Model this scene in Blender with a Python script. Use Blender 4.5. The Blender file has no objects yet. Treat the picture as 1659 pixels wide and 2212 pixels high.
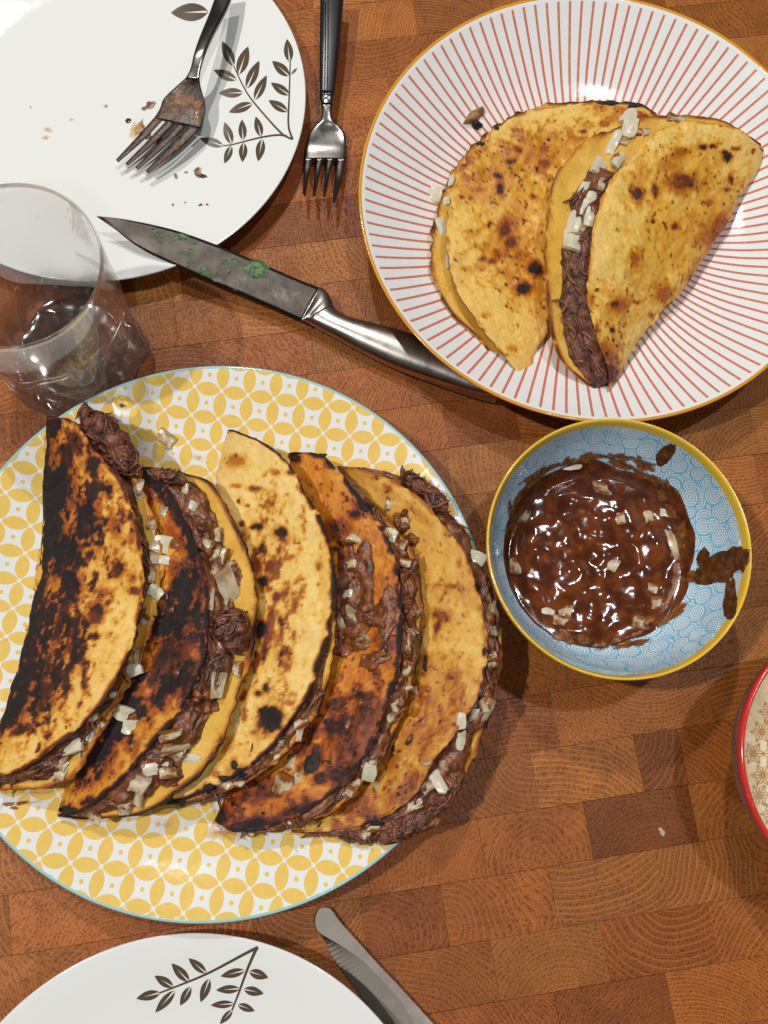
import bpy, math, random
import numpy as np
from mathutils import Matrix, Vector
from mathutils.bvhtree import BVHTree

random.seed(7); RNG = np.random.default_rng(7)
S = bpy.context.scene
COL = S.collection
CM = 0.01                                    # everything below is written in centimetres

# ------------------------------------------------------------------ camera
FPX, CX, CY, CAMH = 2012.27, 829.5, 1106.0, 45.0
TA, TB = 0.231645, -0.0278831
_ca, _sa, _cb, _sb = math.cos(TA), math.sin(TA), math.cos(TB), math.sin(TB)
ROT = np.array([[_cb, 0, _sb], [0, 1, 0], [-_sb, 0, _cb]]) @ np.array([[1, 0, 0], [0, _ca, -_sa], [0, _sa, _ca]])
cd = bpy.data.cameras.new('camera'); cam = bpy.data.objects.new('camera', cd); COL.objects.link(cam)
cd.sensor_fit = 'VERTICAL'; cd.sensor_height = 36.0; cd.lens = FPX / 2212.0 * 36.0
cd.clip_start = 0.01; cd.clip_end = 20.0
cam.matrix_world = Matrix.Translation((0, 0, CAMH * CM)) @ Matrix(ROT.tolist()).to_4x4()
S.camera = cam

# ------------------------------------------------------------------ light
W = bpy.data.worlds.new('World'); S.world = W; W.use_nodes = True
bg = W.node_tree.nodes['Background']
bg.inputs[0].default_value = (.90, 0.96, 1.0, 1); bg.inputs[1].default_value = 0.05
def lamp(x, y, z, power, col, size=.035):
    l = bpy.data.lights.new('ceiling_spot', 'POINT'); l.energy = power; l.color = col; l.shadow_soft_size = size
    o = bpy.data.objects.new('ceiling_spot', l); COL.objects.link(o); o.location = (x * CM, y * CM, z * CM)
WARM, NEUT = (1, .97, .925), (.97, .99, 1)
lamp(25, -95, 190, 12, NEUT, .05)
lamp(-95, 6, 190, 72, WARM, .03)
lamp(42, 36, 190, 30, NEUT, .03)
lamp(-30, 125, 190, 52, WARM, .03)
vs = S.view_settings; S.display_settings.display_device = 'sRGB'
vs.view_transform = 'Standard'; vs.look = 'None'; vs.exposure = 0.26; vs.gamma = 1.0
S.cycles.max_bounces = 10; S.cycles.transmission_bounces = 10; S.cycles.glossy_bounces = 4
S.cycles.caustics_refractive = True; S.cycles.caustics_reflective = False
S.cycles.use_denoising = True; S.cycles.blur_glossy = 0.5; S.cycles.sample_clamp_indirect = 6

# ------------------------------------------------------------------ projection helpers (photo grid 1659 x 2212)
CAMP = np.array([0, 0, CAMH])
def raydir(px, py):
    px = np.asarray(px, float); py = np.asarray(py, float)
    d = np.stack([(px - CX) / FPX, -(py - CY) / FPX, -np.ones_like(px)], -1)
    return d @ ROT.T
def at(px, py, z):
    d = raydir(px, py); z = np.asarray(z, float)
    t = (z - CAMH) / d[..., 2]
    return CAMP + d * t[..., None]
def pxof(P):
    c = (P - CAMP) @ ROT
    return np.stack([CX + FPX * c[..., 0] / -c[..., 2], CY - FPX * c[..., 1] / -c[..., 2]], -1)
def tf(s, ox, oy):
    return lambda pts: [(p[0] * s + ox, p[1] * s + oy) + tuple(p[2:]) for p in pts]
C1 = tf(.5, 0, 0)
C2 = tf(.5536, 740.6, 0)
C22 = tf(.24808, 548.6, 0)
C3 = tf(.4711, 0, 768)
C4 = tf(.44645, 438.9, 877.8)
C5 = tf(.3882, 1014.9, 877.8)
C6 = tf(.3307, 0, 356.6)
C6B = tf(.1984, 658.3, 1947.5)
C7 = tf(.5622, 164.6, 411.5)
C8 = tf(.4299, 0, 1865)

# ------------------------------------------------------------------ numpy noise
_T = RNG.random(4096)
def vnoise(P, seed=0):
    P = np.asarray(P, float) + 57.3 + seed * 13.7
    i = np.floor(P).astype(np.int64); f = P - i; f = f * f * f * (f * (f * 6 - 15) + 10)
    def h(a, b, c): return _T[((a * 73856093) ^ (b * 19349663) ^ (c * 83492791)) & 4095]
    r = 0
    for a in (0, 1):
        for b in (0, 1):
            for c in (0, 1):
                w = (f[..., 0] if a else 1 - f[..., 0]) * (f[..., 1] if b else 1 - f[..., 1]) * (f[..., 2] if c else 1 - f[..., 2])
                r = r + w * h(i[..., 0] + a, i[..., 1] + b, i[..., 2] + c)
    return r
def fbm(P, o=3, seed=0):
    P = np.asarray(P, float); r = 0; a = .5; t = 0
    for k in range(o):
        r = r + a * vnoise(P * (2.03 ** k), seed + k); t += a; a *= .5
    return r / t
def sstep(a, b, x):
    t = np.clip((x - a) / (b - a), 0, 1); return t * t * (3 - 2 * t)

# ------------------------------------------------------------------ object helpers
ORG = {}; BV = []; FILL = {}; SHELL = {}
def thing(name, label, cat, org, group=None, kind=None):
    o = bpy.data.objects.new(name, None); COL.objects.link(o)
    o.empty_display_size = .02
    o.location = [c * CM for c in org]; ORG[o] = np.array(org, float)
    o['label'] = label; o['category'] = cat
    if group: o['group'] = group
    if kind: o['kind'] = kind
    return o
def mk(name, V, F, m, parent=None, org=None, col=None, smooth=True, bvh=True, label=None):
    V = np.asarray(V, float).reshape(-1, 3)
    F = F.tolist() if isinstance(F, np.ndarray) else F
    if bvh: BV.append(BVHTree.FromPolygons(V.tolist(), F))
    o0 = ORG[parent] if parent is not None else np.array(org if org is not None else V.mean(0), float)
    me = bpy.data.meshes.new(name); me.from_pydata(((V - o0) * CM).tolist(), [], F)
    if smooth: me.polygons.foreach_set('use_smooth', [True] * len(me.polygons))
    if col is not None:
        a = me.color_attributes.new('Col', 'FLOAT_COLOR', 'POINT')
        c = np.ones((len(V), 4)); c[:, :col.shape[1]] = col
        a.data.foreach_set('color', c.astype(np.float32).ravel())
    me.materials.append(getattr(m, 'm', m)); me.update()
    o = bpy.data.objects.new(name, me); COL.objects.link(o); ORG[o] = o0
    if parent is not None: o.parent = parent
    else: o.location = o0 * CM
    if label: o['label'] = label
    return o
def tag(o, label, cat, group=None, kind=None):
    o['label'] = label; o['category'] = cat
    if group: o['group'] = group
    if kind: o['kind'] = kind
    return o
def grid(nu, nv, cu=False, cv=False, flip=False, base=0):
    i = np.arange(nu if cu else nu - 1); j = np.arange(nv if cv else nv - 1)
    I, J = np.meshgrid(i, j, indexing='ij'); I1 = (I + 1) % nu; J1 = (J + 1) % nv
    f = np.stack([I * nv + J, I1 * nv + J, I1 * nv + J1, I * nv + J1], -1).reshape(-1, 4) + base
    return f[:, ::-1] if flip else f
def hit(px, py):
    d = Vector(raydir(px, py)).normalized(); best = None
    for t in BV:
        r = t.ray_cast(Vector(CAMP), d)
        if r[0] is not None and (best is None or r[3] < best[2]):
            n = np.array(r[1]); n = -n if n @ np.array(d) > 0 else n
            best = (np.array(r[0]), n, r[3])
    return best
def resample(pts, n):
    P = np.array(pts, float); k = len(P)
    E = np.vstack([2 * P[0] - P[1], P, 2 * P[-1] - P[-2]])
    out = []
    t = np.linspace(0, 1, 24, endpoint=False)[:, None]
    for i in range(k - 1):
        a, b, c, d = E[i:i + 4]
        out.append(.5 * (2 * b + (c - a) * t + (2 * a - 5 * b + 4 * c - d) * t ** 2 + (3 * b - a - 3 * c + d) * t ** 3))
    Q = np.vstack(out + [P[-1:]])
    s = np.r_[0, np.cumsum(np.linalg.norm(np.diff(Q[:, :2], axis=0), axis=1) + 1e-9)]
    u = np.linspace(0, s[-1], n)
    return np.stack([np.interp(u, s, Q[:, i]) for i in range(Q.shape[1])], 1)
def lathe(profile, n, c, jitter=None):
    p = np.array(profile, float); th = np.linspace(0, 2 * np.pi, n, endpoint=False)
    V = np.stack([c[0] + np.cos(th)[:, None] * p[:, 0], c[1] + np.sin(th)[:, None] * p[:, 0],
                  c[2] + 0 * th[:, None] + p[:, 1]], -1)
    return V.reshape(-1, 3), grid(n, len(p), cu=True)
def smoothprof(pts, n):
    return resample([(a, b) for a, b in pts], n)
def normals_of(V, nu, nv):
    G = V.reshape(nu, nv, 3)
    N = np.cross(np.gradient(G, axis=0), np.gradient(G, axis=1))
    return (N / (np.linalg.norm(N, axis=-1, keepdims=True) + 1e-12))

# ------------------------------------------------------------------ material helpers
class X:
    """tiny wrapper so that shader maths can be written as formulas"""
    def __init__(s, nt, k): s.nt, s.k = nt, k
    def _m(s, op, *a, clamp=False):
        n = s.nt.nodes.new('ShaderNodeMath'); n.operation = op; n.use_clamp = clamp
        for i, v in enumerate((s,) + a):
            if isinstance(v, X): s.nt.links.new(v.k, n.inputs[i])
            else: n.inputs[i].default_value = v
        return X(s.nt, n.outputs[0])
    def __add__(s, o): return s._m('ADD', o)
    def __sub__(s, o): return s._m('SUBTRACT', o)
    def __mul__(s, o): return s._m('MULTIPLY', o)
    def __truediv__(s, o): return s._m('DIVIDE', o)
    def f(s, op, *a): return s._m(op, *a)
    def step(s, a, b):
        n = s.nt.nodes.new('ShaderNodeMapRange'); n.interpolation_type = 'SMOOTHSTEP'
        s.nt.links.new(s.k, n.inputs[0]); n.inputs[1].default_value = a; n.inputs[2].default_value = b
        if isinstance(a, X): s.nt.links.new(a.k, n.inputs[1])
        return X(s.nt, n.outputs[0])
class Mat:
    def __init__(s, name, base=(.8, .8, .8), rough=.5, metal=0, spec=.5, **kw):
        s.m = bpy.data.materials.new(name); s.m.use_nodes = True; s.nt = s.m.node_tree
        s.b = s.nt.nodes['Principled BSDF']
        s.b.inputs['Base Color'].default_value = (*base, 1); s.b.inputs['Roughness'].default_value = rough
        s.b.inputs['Metallic'].default_value = metal; s.b.inputs['Specular IOR Level'].default_value = spec
        for k, v in kw.items():
            s.b.inputs[k.replace('_', ' ')].default_value = v
    def node(s, t, **kw):
        n = s.nt.nodes.new(t)
        for k, v in kw.items(): setattr(n, k, v)
        return n
    def link(s, a, b): s.nt.links.new(a.k if isinstance(a, X) else a, b)
    def coord(s, out='Object', scale=100.0):
        tc = s.node('ShaderNodeTexCoord'); v = s.node('ShaderNodeVectorMath', operation='SCALE')
        s.link(tc.outputs[out], v.inputs[0]); v.inputs['Scale'].default_value = scale
        return v.outputs[0]
    def sep(s, v):
        n = s.node('ShaderNodeSeparateXYZ'); s.link(v, n.inputs[0]); return [X(s.nt, n.outputs[i]) for i in range(3)]
    def comb(s, x, y, z=0.0):
        n = s.node('ShaderNodeCombineXYZ')
        for i, v in enumerate((x, y, z)):
            if isinstance(v, X): s.link(v, n.inputs[i])
            else: n.inputs[i].default_value = v
        return n.outputs[0]
    def noise(s, v, scale, detail=3, rough=.5, dim='3D'):
        n = s.node('ShaderNodeTexNoise'); n.noise_dimensions = dim
        s.link(v, n.inputs['Vector']); n.inputs['Scale'].default_value = scale
        n.inputs['Detail'].default_value = detail; n.inputs['Roughness'].default_value = rough
        return X(s.nt, n.outputs[0])
    def mix(s, fac, a, b, mode='MIX'):
        n = s.node('ShaderNodeMix', data_type='RGBA', blend_type=mode)
        for sock, v in ((n.inputs[0], fac), (n.inputs[6], a), (n.inputs[7], b)):
            if isinstance(v, (X, bpy.types.NodeSocket)): s.link(v, sock)
            elif isinstance(v, tuple): sock.default_value = (*v[:3], 1)
            else: sock.default_value = v
        return n.outputs[2]
    def base(s, c): s.link(c, s.b.inputs['Base Color'])
    def rough(s, c): s.link(c, s.b.inputs['Roughness'])
    def bump(s, h, strength=.3, dist=.001):
        n = s.node('ShaderNodeBump'); n.inputs['Strength'].default_value = strength; n.inputs['Distance'].default_value = dist
        s.link(h, n.inputs['Height']); s.link(n.outputs[0], s.b.inputs['Normal'])
    def ramp(s, fac, stops):
        n = s.node('ShaderNodeValToRGB'); e = n.color_ramp.elements
        for i, (p, c) in enumerate(stops):
            q = e[i] if i < 2 else e.new(p)
            q.position = p; q.color = (*c, 1)
        s.link(fac, n.inputs[0]); return n.outputs[0]

def wood_material():
    a = Mat('oiled_end_grain_wood', rough=.42, spec=.25)
    P = a.coord(); oi = a.node('ShaderNodeObjectInfo')
    rnd = X(a.nt, oi.outputs['Random'])
    ang = rnd * 6.2832; dist = (rnd * 17.31).f('FRACT') * 7.0 + .9
    x, y, z = a.sep(P)
    off = rnd * 91.0
    P2 = a.comb(x, y, off)
    dn = a.noise(P2, .28, 1); dn2 = a.noise(P2, 1.3, 1)
    x = x + (dn - .5) * 2.2 + (dn2 - .5) * .12; y = y + (dn2 - .5) * .12
    cx = x - ang.f('COSINE') * dist; cy = y - ang.f('SINE') * dist
    r = (cx * cx + cy * cy).f('SQRT'); th = cy.f('ARCTAN2', cx)
    period = (rnd * 31.7).f('FRACT') * .18 + .13
    jit = a.noise(a.comb(r / period * .9, off), 1.0, 1)
    ph = (r / period + jit * .8).f('FRACT')
    late = ph.step(.0, .12) - ph.step(.14, .34)              # pale line of each year ring
    pores = a.noise(a.comb(r * 10.0, th * dist * 9.0, off), 1.0, 1).step(.50, .66)
    rays = a.noise(a.comb(r * .7, th * dist * 22.0, off), 1.0, 1).step(.58, .70)
    blot = a.noise(P2, .8, 3)
    blot2 = a.noise(P2, .42, 2)
    fine = a.noise(P, 26, 3)
    grit = a.noise(P, 11, 3).step(.42, .68)
    base = oi.outputs['Color']
    c = a.mix(blot.step(.3, .75) * .5, base, a.mix(1.0, base, (.60, .48, .40), 'MULTIPLY'))
    c = a.mix(blot2.step(.4, .75) * .6, c, a.mix(1.0, base, (1.35, 1.3, 1.15), 'MULTIPLY'))
    c = a.mix(ph.step(.25, 1.0) * .28, c, a.mix(1.0, c, (.55, .46, .40), 'MULTIPLY'))
    c = a.mix(grit * .30, c, a.mix(1.0, c, (.50, .42, .36), 'MULTIPLY'))
    c = a.mix(pores * (ph.step(.1, .5) * .36 + .24), c, a.mix(1.0, base, (.26, .20, .17), 'MULTIPLY'))
    c = a.mix(rays * .28, c, a.mix(1.0, base, (1.55, 1.55, 1.6), 'MULTIPLY'))
    c = a.mix(late * ((rnd * 53.3).f('FRACT') * .42 + .12), c, a.mix(1.0, base, (1.7, 1.75, 1.75), 'MULTIPLY'))
    # knife scratches in the surface
    sc = a.noise(a.comb(x * .5 + y * 9.0, y * .4 - x * .2, off), 1.6, 2).step(.70, .76)
    c = a.mix(sc * .2, c, a.mix(1.0, base, (1.7, 1.7, 1.7), 'MULTIPLY'))
    a.base(c)
    a.rough((fine * .22 + blot * .18) + .20)
    a.bump(pores * -1.0 + fine * .4, .28, .0006)
    return a.m
M_WOOD = wood_material()

def glaze(name, base, rough=.09):
    a = Mat(name, base, rough, spec=.5); n = a.noise(a.coord(), 1.3, 2); a.bump(n, .05, .002)
    return a
def steel(name, base, rough, smudge=.2, streak=None):
    a = Mat(name, base, rough, metal=1.0); P = a.coord()
    n = a.noise(P, 1.4, 4); f = a.noise(P, 14, 3)
    c = a.mix(n.step(.35, .7) * smudge, base, tuple(b * .45 for b in base))
    a.base(c); a.rough(n * .28 + f * .08 + (rough - .16)); a.bump(f, .04, .0004)
    return a.m

# ------------------------------------------------------------------ table of end-grain blocks
TH = 0.14966; TU = np.array([math.cos(TH), math.sin(TH)]); TV = np.array([-TU[1], TU[0]])
table = thing('wooden_table', 'oiled brown end-grain wooden table top under all the plates', 'table', (0, 0, 0), kind='structure')
vrows = [-25.3, -22.75, -20.2, -17.6, -15.05, -12.46, -9.9, -7.26, -4.71, -2.12, .43, 2.97, 5.5, 8.05, 10.6, 13.12, 15.6, 18.05, 20.5, 22.97, 25.43,
         27.9, 30.3, 32.6, 34.96, 37.44, 39.93, 42.45, 45.0, 47.5]
known = {-2.12: [9.33, 16.9], -4.71: [7.88, 12.87, 15.03], -7.26: [4.92, 9.93, 14.96], -9.9: [7.78, 12.81], -12.46: [4.6, 9.64, 14.68], -15.05: [7.04, 12.14],
         25.43: [1.81], 32.6: [6.72], 22.97: [-8.26, -5.86]}
PAL = [(.40, .140, .026), (.42, .155, .032), (.37, .118, .021), (.43, .170, .036), (.33, .100, .019), (.40, .132, .023), (.39, .140, .029)]
special = {(-7.26, 9.93): (.25, .078, .020), (-4.71, 7.88): (.46, .17, .034), (-4.71, 12.87): (.31, .100, .024), (-7.26, 4.92): (.40, .130, .024),
           (-2.12, 9.33): (.44, .155, .032), (-12.46, 4.6): (.44, .165, .034), (-12.46, 9.64): (.39, .120, .020), (22.97, -8.26): (.55, .23, .05), (25.43, 1.81): (.30, .085, .018)}
bev = .012
def block_geo(u0, u1, v0, v1, dz):
    g = .008
    u0 += g * .4; u1 -= g * .4; v0 += g; v1 -= g; b = bev
    B = [(u0, v0, -2.5), (u1, v0, -2.5), (u1, v1, -2.5), (u0, v1, -2.5), (u0, v0, -b), (u1, v0, -b), (u1, v1, -b), (u0, v1, -b),
         (u0 + b, v0 + b, dz), (u1 - b, v0 + b, dz), (u1 - b, v1 - b, dz), (u0 + b, v1 - b, dz)]
    F = [(0, 1, 5, 4), (1, 2, 6, 5), (2, 3, 7, 6), (3, 0, 4, 7), (4, 5, 9, 8), (5, 6, 10, 9), (6, 7, 11, 10), (7, 4, 8, 11), (8, 9, 10, 11), (3, 2, 1, 0)]
    return np.array(B, float), F
blocks = []; far = []
for k in range(len(vrows) - 1):
    v0, v1 = vrows[k], vrows[k + 1]
    ks = sorted(known.get(v0, []))
    edges = list(ks) if ks else [random.uniform(-1.5, 1.5)]
    while edges[-1] < 44: edges.append(edges[-1] + random.choice([3.4, 4.6, 4.9, 5.1, 5.3, 6.2]) + random.uniform(-.3, .3))
    while edges[0] > -33: edges.insert(0, edges[0] - random.choice([3.4, 4.6, 4.9, 5.1, 5.3, 6.2]) - random.uniform(-.3, .3))
    for u0, u1 in zip(edges[:-1], edges[1:]):
        if u1 - u0 < 2.0 and u0 not in ks: pass
        c = (u0 + u1) / 2 * TU + (v0 + v1) / 2 * TV
        q = pxof(np.array([c[0], c[1], 0.]))
        out = max(-q[0], q[0] - 1659, -q[1], q[1] - 2212)
        blocks.append((out, u0, u1, v0, v1, c))
blocks.sort(key=lambda b: b[0])
fV = []; fF = []
for i, (out, u0, u1, v0, v1, c) in enumerate(blocks):
    dz = random.uniform(-.012, .004)
    B, F = block_geo(u0, u1, v0, v1, dz)
    if i < 290:
        L = B - np.array([(u0 + u1) / 2, (v0 + v1) / 2, 0])
        me = bpy.data.meshes.new('wood_block'); me.from_pydata((L * CM).tolist(), [], F); me.materials.append(M_WOOD)
        o = bpy.data.objects.new('wood_block', me); COL.objects.link(o); o.parent = table
        o.location = (c[0] * CM, c[1] * CM, 0); o.rotation_euler = (0, 0, TH)
        cc = np.array([1.03, .95, .92]) * np.array(special.get((v0, round(u0, 2)), random.choice(PAL))) * random.uniform(.66, .98)
        o.color = (*cc, 1)
    else:
        Wd = np.column_stack([B[:, :1] * TU + B[:, 1:2] * TV, B[:, 2]])
        fF += [tuple(q + len(fV) * 12 for q in f) for f in F]; fV.append(Wd)
if fV:
    o = mk('wood_block_surround', np.vstack(fV), fF, M_WOOD, table, smooth=False, bvh=False); o['kind'] = 'stuff'; o.color = (.33, .125, .04, 1)
glue = Mat('dark_joint', (.07, .03, .014), .7)
V = [(-60, -50, -2.6), (70, -50, -2.6), (70, 70, -2.6), (-60, 70, -2.6), (-60, -50, -.06), (70, -50, -.06), (70, 70, -.06), (-60, 70, -.06)]
mk('joint_bed', V, [(3, 2, 1, 0), (4, 5, 6, 7), (0, 1, 5, 4), (1, 2, 6, 5), (2, 3, 7, 6), (3, 0, 4, 7)], glue.m, table, smooth=False, bvh=False)
BV.append(BVHTree.FromPolygons([(-60, -50, 0), (70, -50, 0), (70, 70, 0), (-60, 70, 0)], [(0, 1, 2, 3)]))

# ------------------------------------------------------------------ plates
def plate(root, c, top, R, zr, foot, mat_top, rimw=0, mat_rim=None, n=192):
    """top: profile (r,z) of the eating surface up to the rim; underside follows 0.35 below"""
    tp = smoothprof(top, 56)
    rimr = R - rimw
    o = np.array([c[0], c[1], 0])
    t1 = tp[tp[:, 0] < rimr - .01]; zc = float(np.interp(rimr, tp[:, 0], tp[:, 1]))
    t1 = np.vstack([t1, [rimr, zc]])
    und = [(R - .02, zr - .12), (R - .12, zr - .24)]
    rr = np.linspace(R - .5, foot + .35, 10)
    und += [(r, float(np.interp(r, tp[:, 0], tp[:, 1])) - .34) for r in rr]
    und += [(foot + .2, 0.0), (foot - .2, 0.0), (foot - .4, .25), (0.001, .25)]
    if rimw:
        und = np.array(und)
        V, F = lathe(np.vstack([[(.001, t1[0][1])], t1]), n, o); mk('plate_face', V, F, mat_top, root)
        rim = [(rimr, zc)] + [(r, float(np.interp(r, tp[:, 0], tp[:, 1])) + .015) for r in np.linspace(rimr + .02, R - .10, 4)] + [(R - .05, zr), (R, zr - .05)] + und.tolist()
        V, F = lathe(rim[:9], n, o); mk('rim_band', V, F, mat_rim, root)
        V, F = lathe(rim[8:], n, o); mk('underside', V, F, MAT_WHITE.m, root)
    else:
        pr = np.vstack([[(.001, t1[0][1])], t1[:-1], [(R - .09, zr - .01), (R - .04, zr), (R, zr - .05)], und])
        V, F = lathe(pr, n, o); mk('plate_body', V, F, mat_top, root)
MAT_WHITE = glaze('white_glazed_china', (.80, .80, .77), .10)

WPT = lambda R: [(0, .55), (3, .55), (6, .56), (7.1, .60), (7.9, .74), (9, 1.0), (10, 1.28), (R - .1, 1.5), (R, 1.5)]
WC = (-13.821, 32.97); W2C = (-6.965, -19.437)
wp = thing('dinner_plate', 'white plate with brown leaf sprigs, food smears and a dirty fork', 'plate', (*WC, 0), 'white leaf-sprig plates')
plate(wp, WC, WPT(10.85), 10.85, 1.5, 5.6, MAT_WHITE.m)
w2 = thing('dinner_plate', 'clean white plate with brown leaf sprig beside the serrated table knife', 'plate', (*W2C, 0), 'white leaf-sprig plates')
plate(w2, W2C, WPT(10.98), 10.98, 1.5, 5.6, MAT_WHITE.m)

# red-lined plate
RC = (11.921, 26.298); RR = 12.04
def red_material():
    a = glaze('white_glaze_with_red_rays', (.8, .8, .78), .10)
    x, y, z = a.sep(a.coord())
    r = (x * x + y * y).f('SQRT'); th = y.f('ARCTAN2', x)
    p0 = at(781.8, 380.8, 3.15); t0 = math.atan2(p0[1] - RC[1], p0[0] - RC[0])
    wob = (a.noise(a.coord(), 3.0, 2) - .5) * .025
    ph = ((th - t0) * (115 / (2 * math.pi)) + .5 + 200.0 + wob).f('FRACT') - .5
    d = ph.f('ABSOLUTE') * (2 * math.pi / 115) * r
    line = d.step(.085, .050)
    line = line * r.step(RR - .30, RR - .36)
    worn = a.noise(a.coord(), 9.0, 2).step(.2, .5) * .25 + .72
    a.base(a.mix(line * worn, (.80, .80, .78), (.60, .165, .095)))
    return a.m
MAT_ORIM = glaze('orange_glaze', (.68, .31, .022), .12)
rp = thing('dinner_plate', 'white plate with red radiating lines and an orange rim, two tacos on it', 'plate', (*RC, 0))
plate(rp, RC, [(0, .6), (3, .62), (6.2, .72), (8, 1.15), (9.5, 1.85), (11, 2.7), (RR - .12, 3.28), (RR, 3.3)], RR, 3.3, 5.6, red_material(), .17, MAT_ORIM.m)

# yellow petal plate
YC = (-6.53, 4.66); YR = 12.53
LA, LB, LO = np.array([1.275, -.18]), np.array([-.177, -1.285]), np.array([-14.60, -3.81])
def yellow_material():
    a = glaze('white_glaze_with_yellow_petals', (.8, .8, .78), .10)
    x, y, z = a.sep(a.coord())
    MI = np.linalg.inv(np.stack([LA, LB], 1)); o = LO - np.array(YC)
    wx = (a.noise(a.coord(), 2.2, 2) - .5) * .05; wy = (a.noise(a.coord(), 2.7, 2) - .5) * .05
    X0 = x - float(o[0]) + wx; Y0 = y - float(o[1]) + wy
    i = X0 * float(MI[0, 0]) + Y0 * float(MI[0, 1]) + 100.0; j = X0 * float(MI[1, 0]) + Y0 * float(MI[1, 1]) + 100.0
    fi, fj = i.f('FRACT') - .5, j.f('FRACT') - .5
    def dedge(f): return (f.f('ABSOLUTE') * -1.0) + .5           # distance to nearest lattice line
    def lens(along, across):
        t = along.f('ABSOLUTE') * (1 / .44)
        w = ((t.f('POWER', 2.1) * -1.0) + 1.0) * .195 + .045
        return (w - dedge(across)).step(-.012, .014) * t.step(1.0, .95)
    pet = lens(fi, fj).f('MAXIMUM', lens(fj, fi))
    dot = (fi * fi + fj * fj).f('SQRT').step(.088, .066)
    pet = pet.f('MAXIMUM', dot)
    n = a.noise(a.coord(), 4.0, 3)
    yc = a.mix(n.step(.3, .7) * .5, (.80, .54, .12), (.84, .60, .16))
    a.base(a.mix(pet, (.78, .80, .80), yc))
    return a.m
MAT_TURQ = glaze('turquoise_glaze', (.34, .60, .60), .12)
yp = thing('dinner_plate', 'big plate with yellow petal pattern and turquoise rim holding five tacos', 'plate', (*YC, 0))
plate(yp, YC, [(0, 1.0), (4, 1.02), (7, 1.2), (9.5, 1.72), (11, 2.2), (YR - .14, 2.68), (YR, 2.7)], YR, 2.7, 7.0, yellow_material(), .14, MAT_TURQ.m)

# ---- leaf prints on the two white plates
MAT_LEAF = Mat('brown_print', (.10, .066, .038), .25)
def plate_pt(px, py, c, lift=.012):
    px = np.atleast_1d(px); py = np.atleast_1d(py); z = np.full(px.shape, .9)
    pr = smoothprof(WPT(10.9), 80)
    for _ in range(12):
        p = at(px, py, z); r = np.hypot(p[:, 0] - c[0], p[:, 1] - c[1]); z = np.interp(r, pr[:, 0], pr[:, 1]) + lift
    return at(px, py, z)
def leaf_geo(base, tip, wr, c):
    b, t = np.array(base, float), np.array(tip, float); d = t - b; n = np.array([-d[1], d[0]])
    s = np.linspace(0, 1, 13); w = wr * np.sin(np.pi * s ** .85) ** .85; w[0] = w[-1] = 0
    vein = np.clip(.036 * (1 - s / .72), 0, 1); vein[s > .72] = 0
    Vs, Fs = [], []
    for sg in (1, -1):
        for inner, outer in ((np.minimum(vein, w), w),):
            q = np.concatenate([b + d * s[:, None] + sg * n * inner[:, None], b + d * s[:, None] + sg * n * outer[:, None]])
            P = plate_pt(q[:, 0], q[:, 1], c)
            m = len(s)
            Fs += [tuple((k, k + 1, m + k + 1, m + k)[::sg]) + () for k in range(m - 1)] if not Vs else [tuple(v + 2 * m for v in (k, k + 1, m + k + 1, m + k)[::sg]) for k in range(m - 1)]
            Vs.append(P)
    return np.vstack(Vs), Fs
def stem_geo(pts, w, c):
    q = resample(pts, 4 * len(pts)); g = np.gradient(q[:, :2], axis=0); g /= np.linalg.norm(g, axis=1, keepdims=True) + 1e-9
    n = np.stack([-g[:, 1], g[:, 0]], 1); ww = np.linspace(w, w * .55, len(q))[:, None]
    a = plate_pt(*(q[:, :2] + n * ww).T, c); b = plate_pt(*(q[:, :2] - n * ww).T, c); m = len(q)
    return np.vstack([a, b]), [(k, k + 1, m + k + 1, m + k) for k in range(m - 1)]
def sprig(root, c, leaves, stems, fn, sw=2.2):
    Vs, Fs, n = [], [], 0
    for st in stems:
        v, f = stem_geo(fn(st), sw, c); Vs.append(v); Fs += [tuple(k + n for k in q) for q in f]; n += len(v)
    if Vs: mk('printed_stem', np.vstack(Vs), Fs, MAT_LEAF.m, root, bvh=False)
    for b, t, wr in leaves:
        (b,), (t,) = fn([b]), fn([t])
        v, f = leaf_geo(b, t, wr, c); mk('printed_leaf', v, f, MAT_LEAF.m, root, bvh=False)
L1 = [((1010, 285), (960, 178), .19), ((1030, 322), (1072, 200), .19), ((1065, 382), (1120, 262), .17), ((1100, 432), (1152, 325), .17),
      ((1022, 345), (923, 302), .19), ((1050, 400), (945, 402), .2), ((1090, 447), (988, 485), .19),
      ((1252, 268), (1240, 168), .2), ((1250, 328), (1176, 263), .22), ((1250, 410), (1170, 357), .2), ((1243, 482), (1160, 433), .2), ((1257, 322), (1285, 293), .14),
      ((965, 630), (863, 597), .18), ((1000, 622), (970, 527), .2), ((1050, 605), (1045, 516), .2), ((1128, 590), (1105, 503), .2),
      ((1000, 630), (970, 706), .2), ((1053, 616), (1047, 700), .22), ((1133, 600), (1115, 697), .2), ((900, 50), (738, 55), .24)]
ST1 = [[(1265, 602), (1212, 572), (1095, 440), (1050, 370), (1010, 285)], [(1265, 602), (1246, 540), (1250, 400), (1254, 262)],
       [(1240, 588), (1200, 583), (1120, 595), (1000, 625), (962, 629)]]
sprig(wp, WC, L1, ST1, C1, 2.3)
L2 = [((805, 650), (685, 680), .2), ((870, 622), (777, 565), .22), ((950, 595), (862, 503), .2), ((1037, 553), (947, 477), .19),
      ((878, 640), (780, 750), .16), ((958, 620), (905, 715), .2), ((1052, 580), (1008, 698), .19),
      ((1230, 538), (1108, 568), .18), ((1205, 630), (1085, 637), .18), ((1175, 705), (1058, 713), .17),
      ((1252, 543), (1348, 575), .25), ((1225, 632), (1325, 655), .23), ((1195, 710), (1280, 742), .22), ((1168, 736), (1105, 808), .18)]
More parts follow.
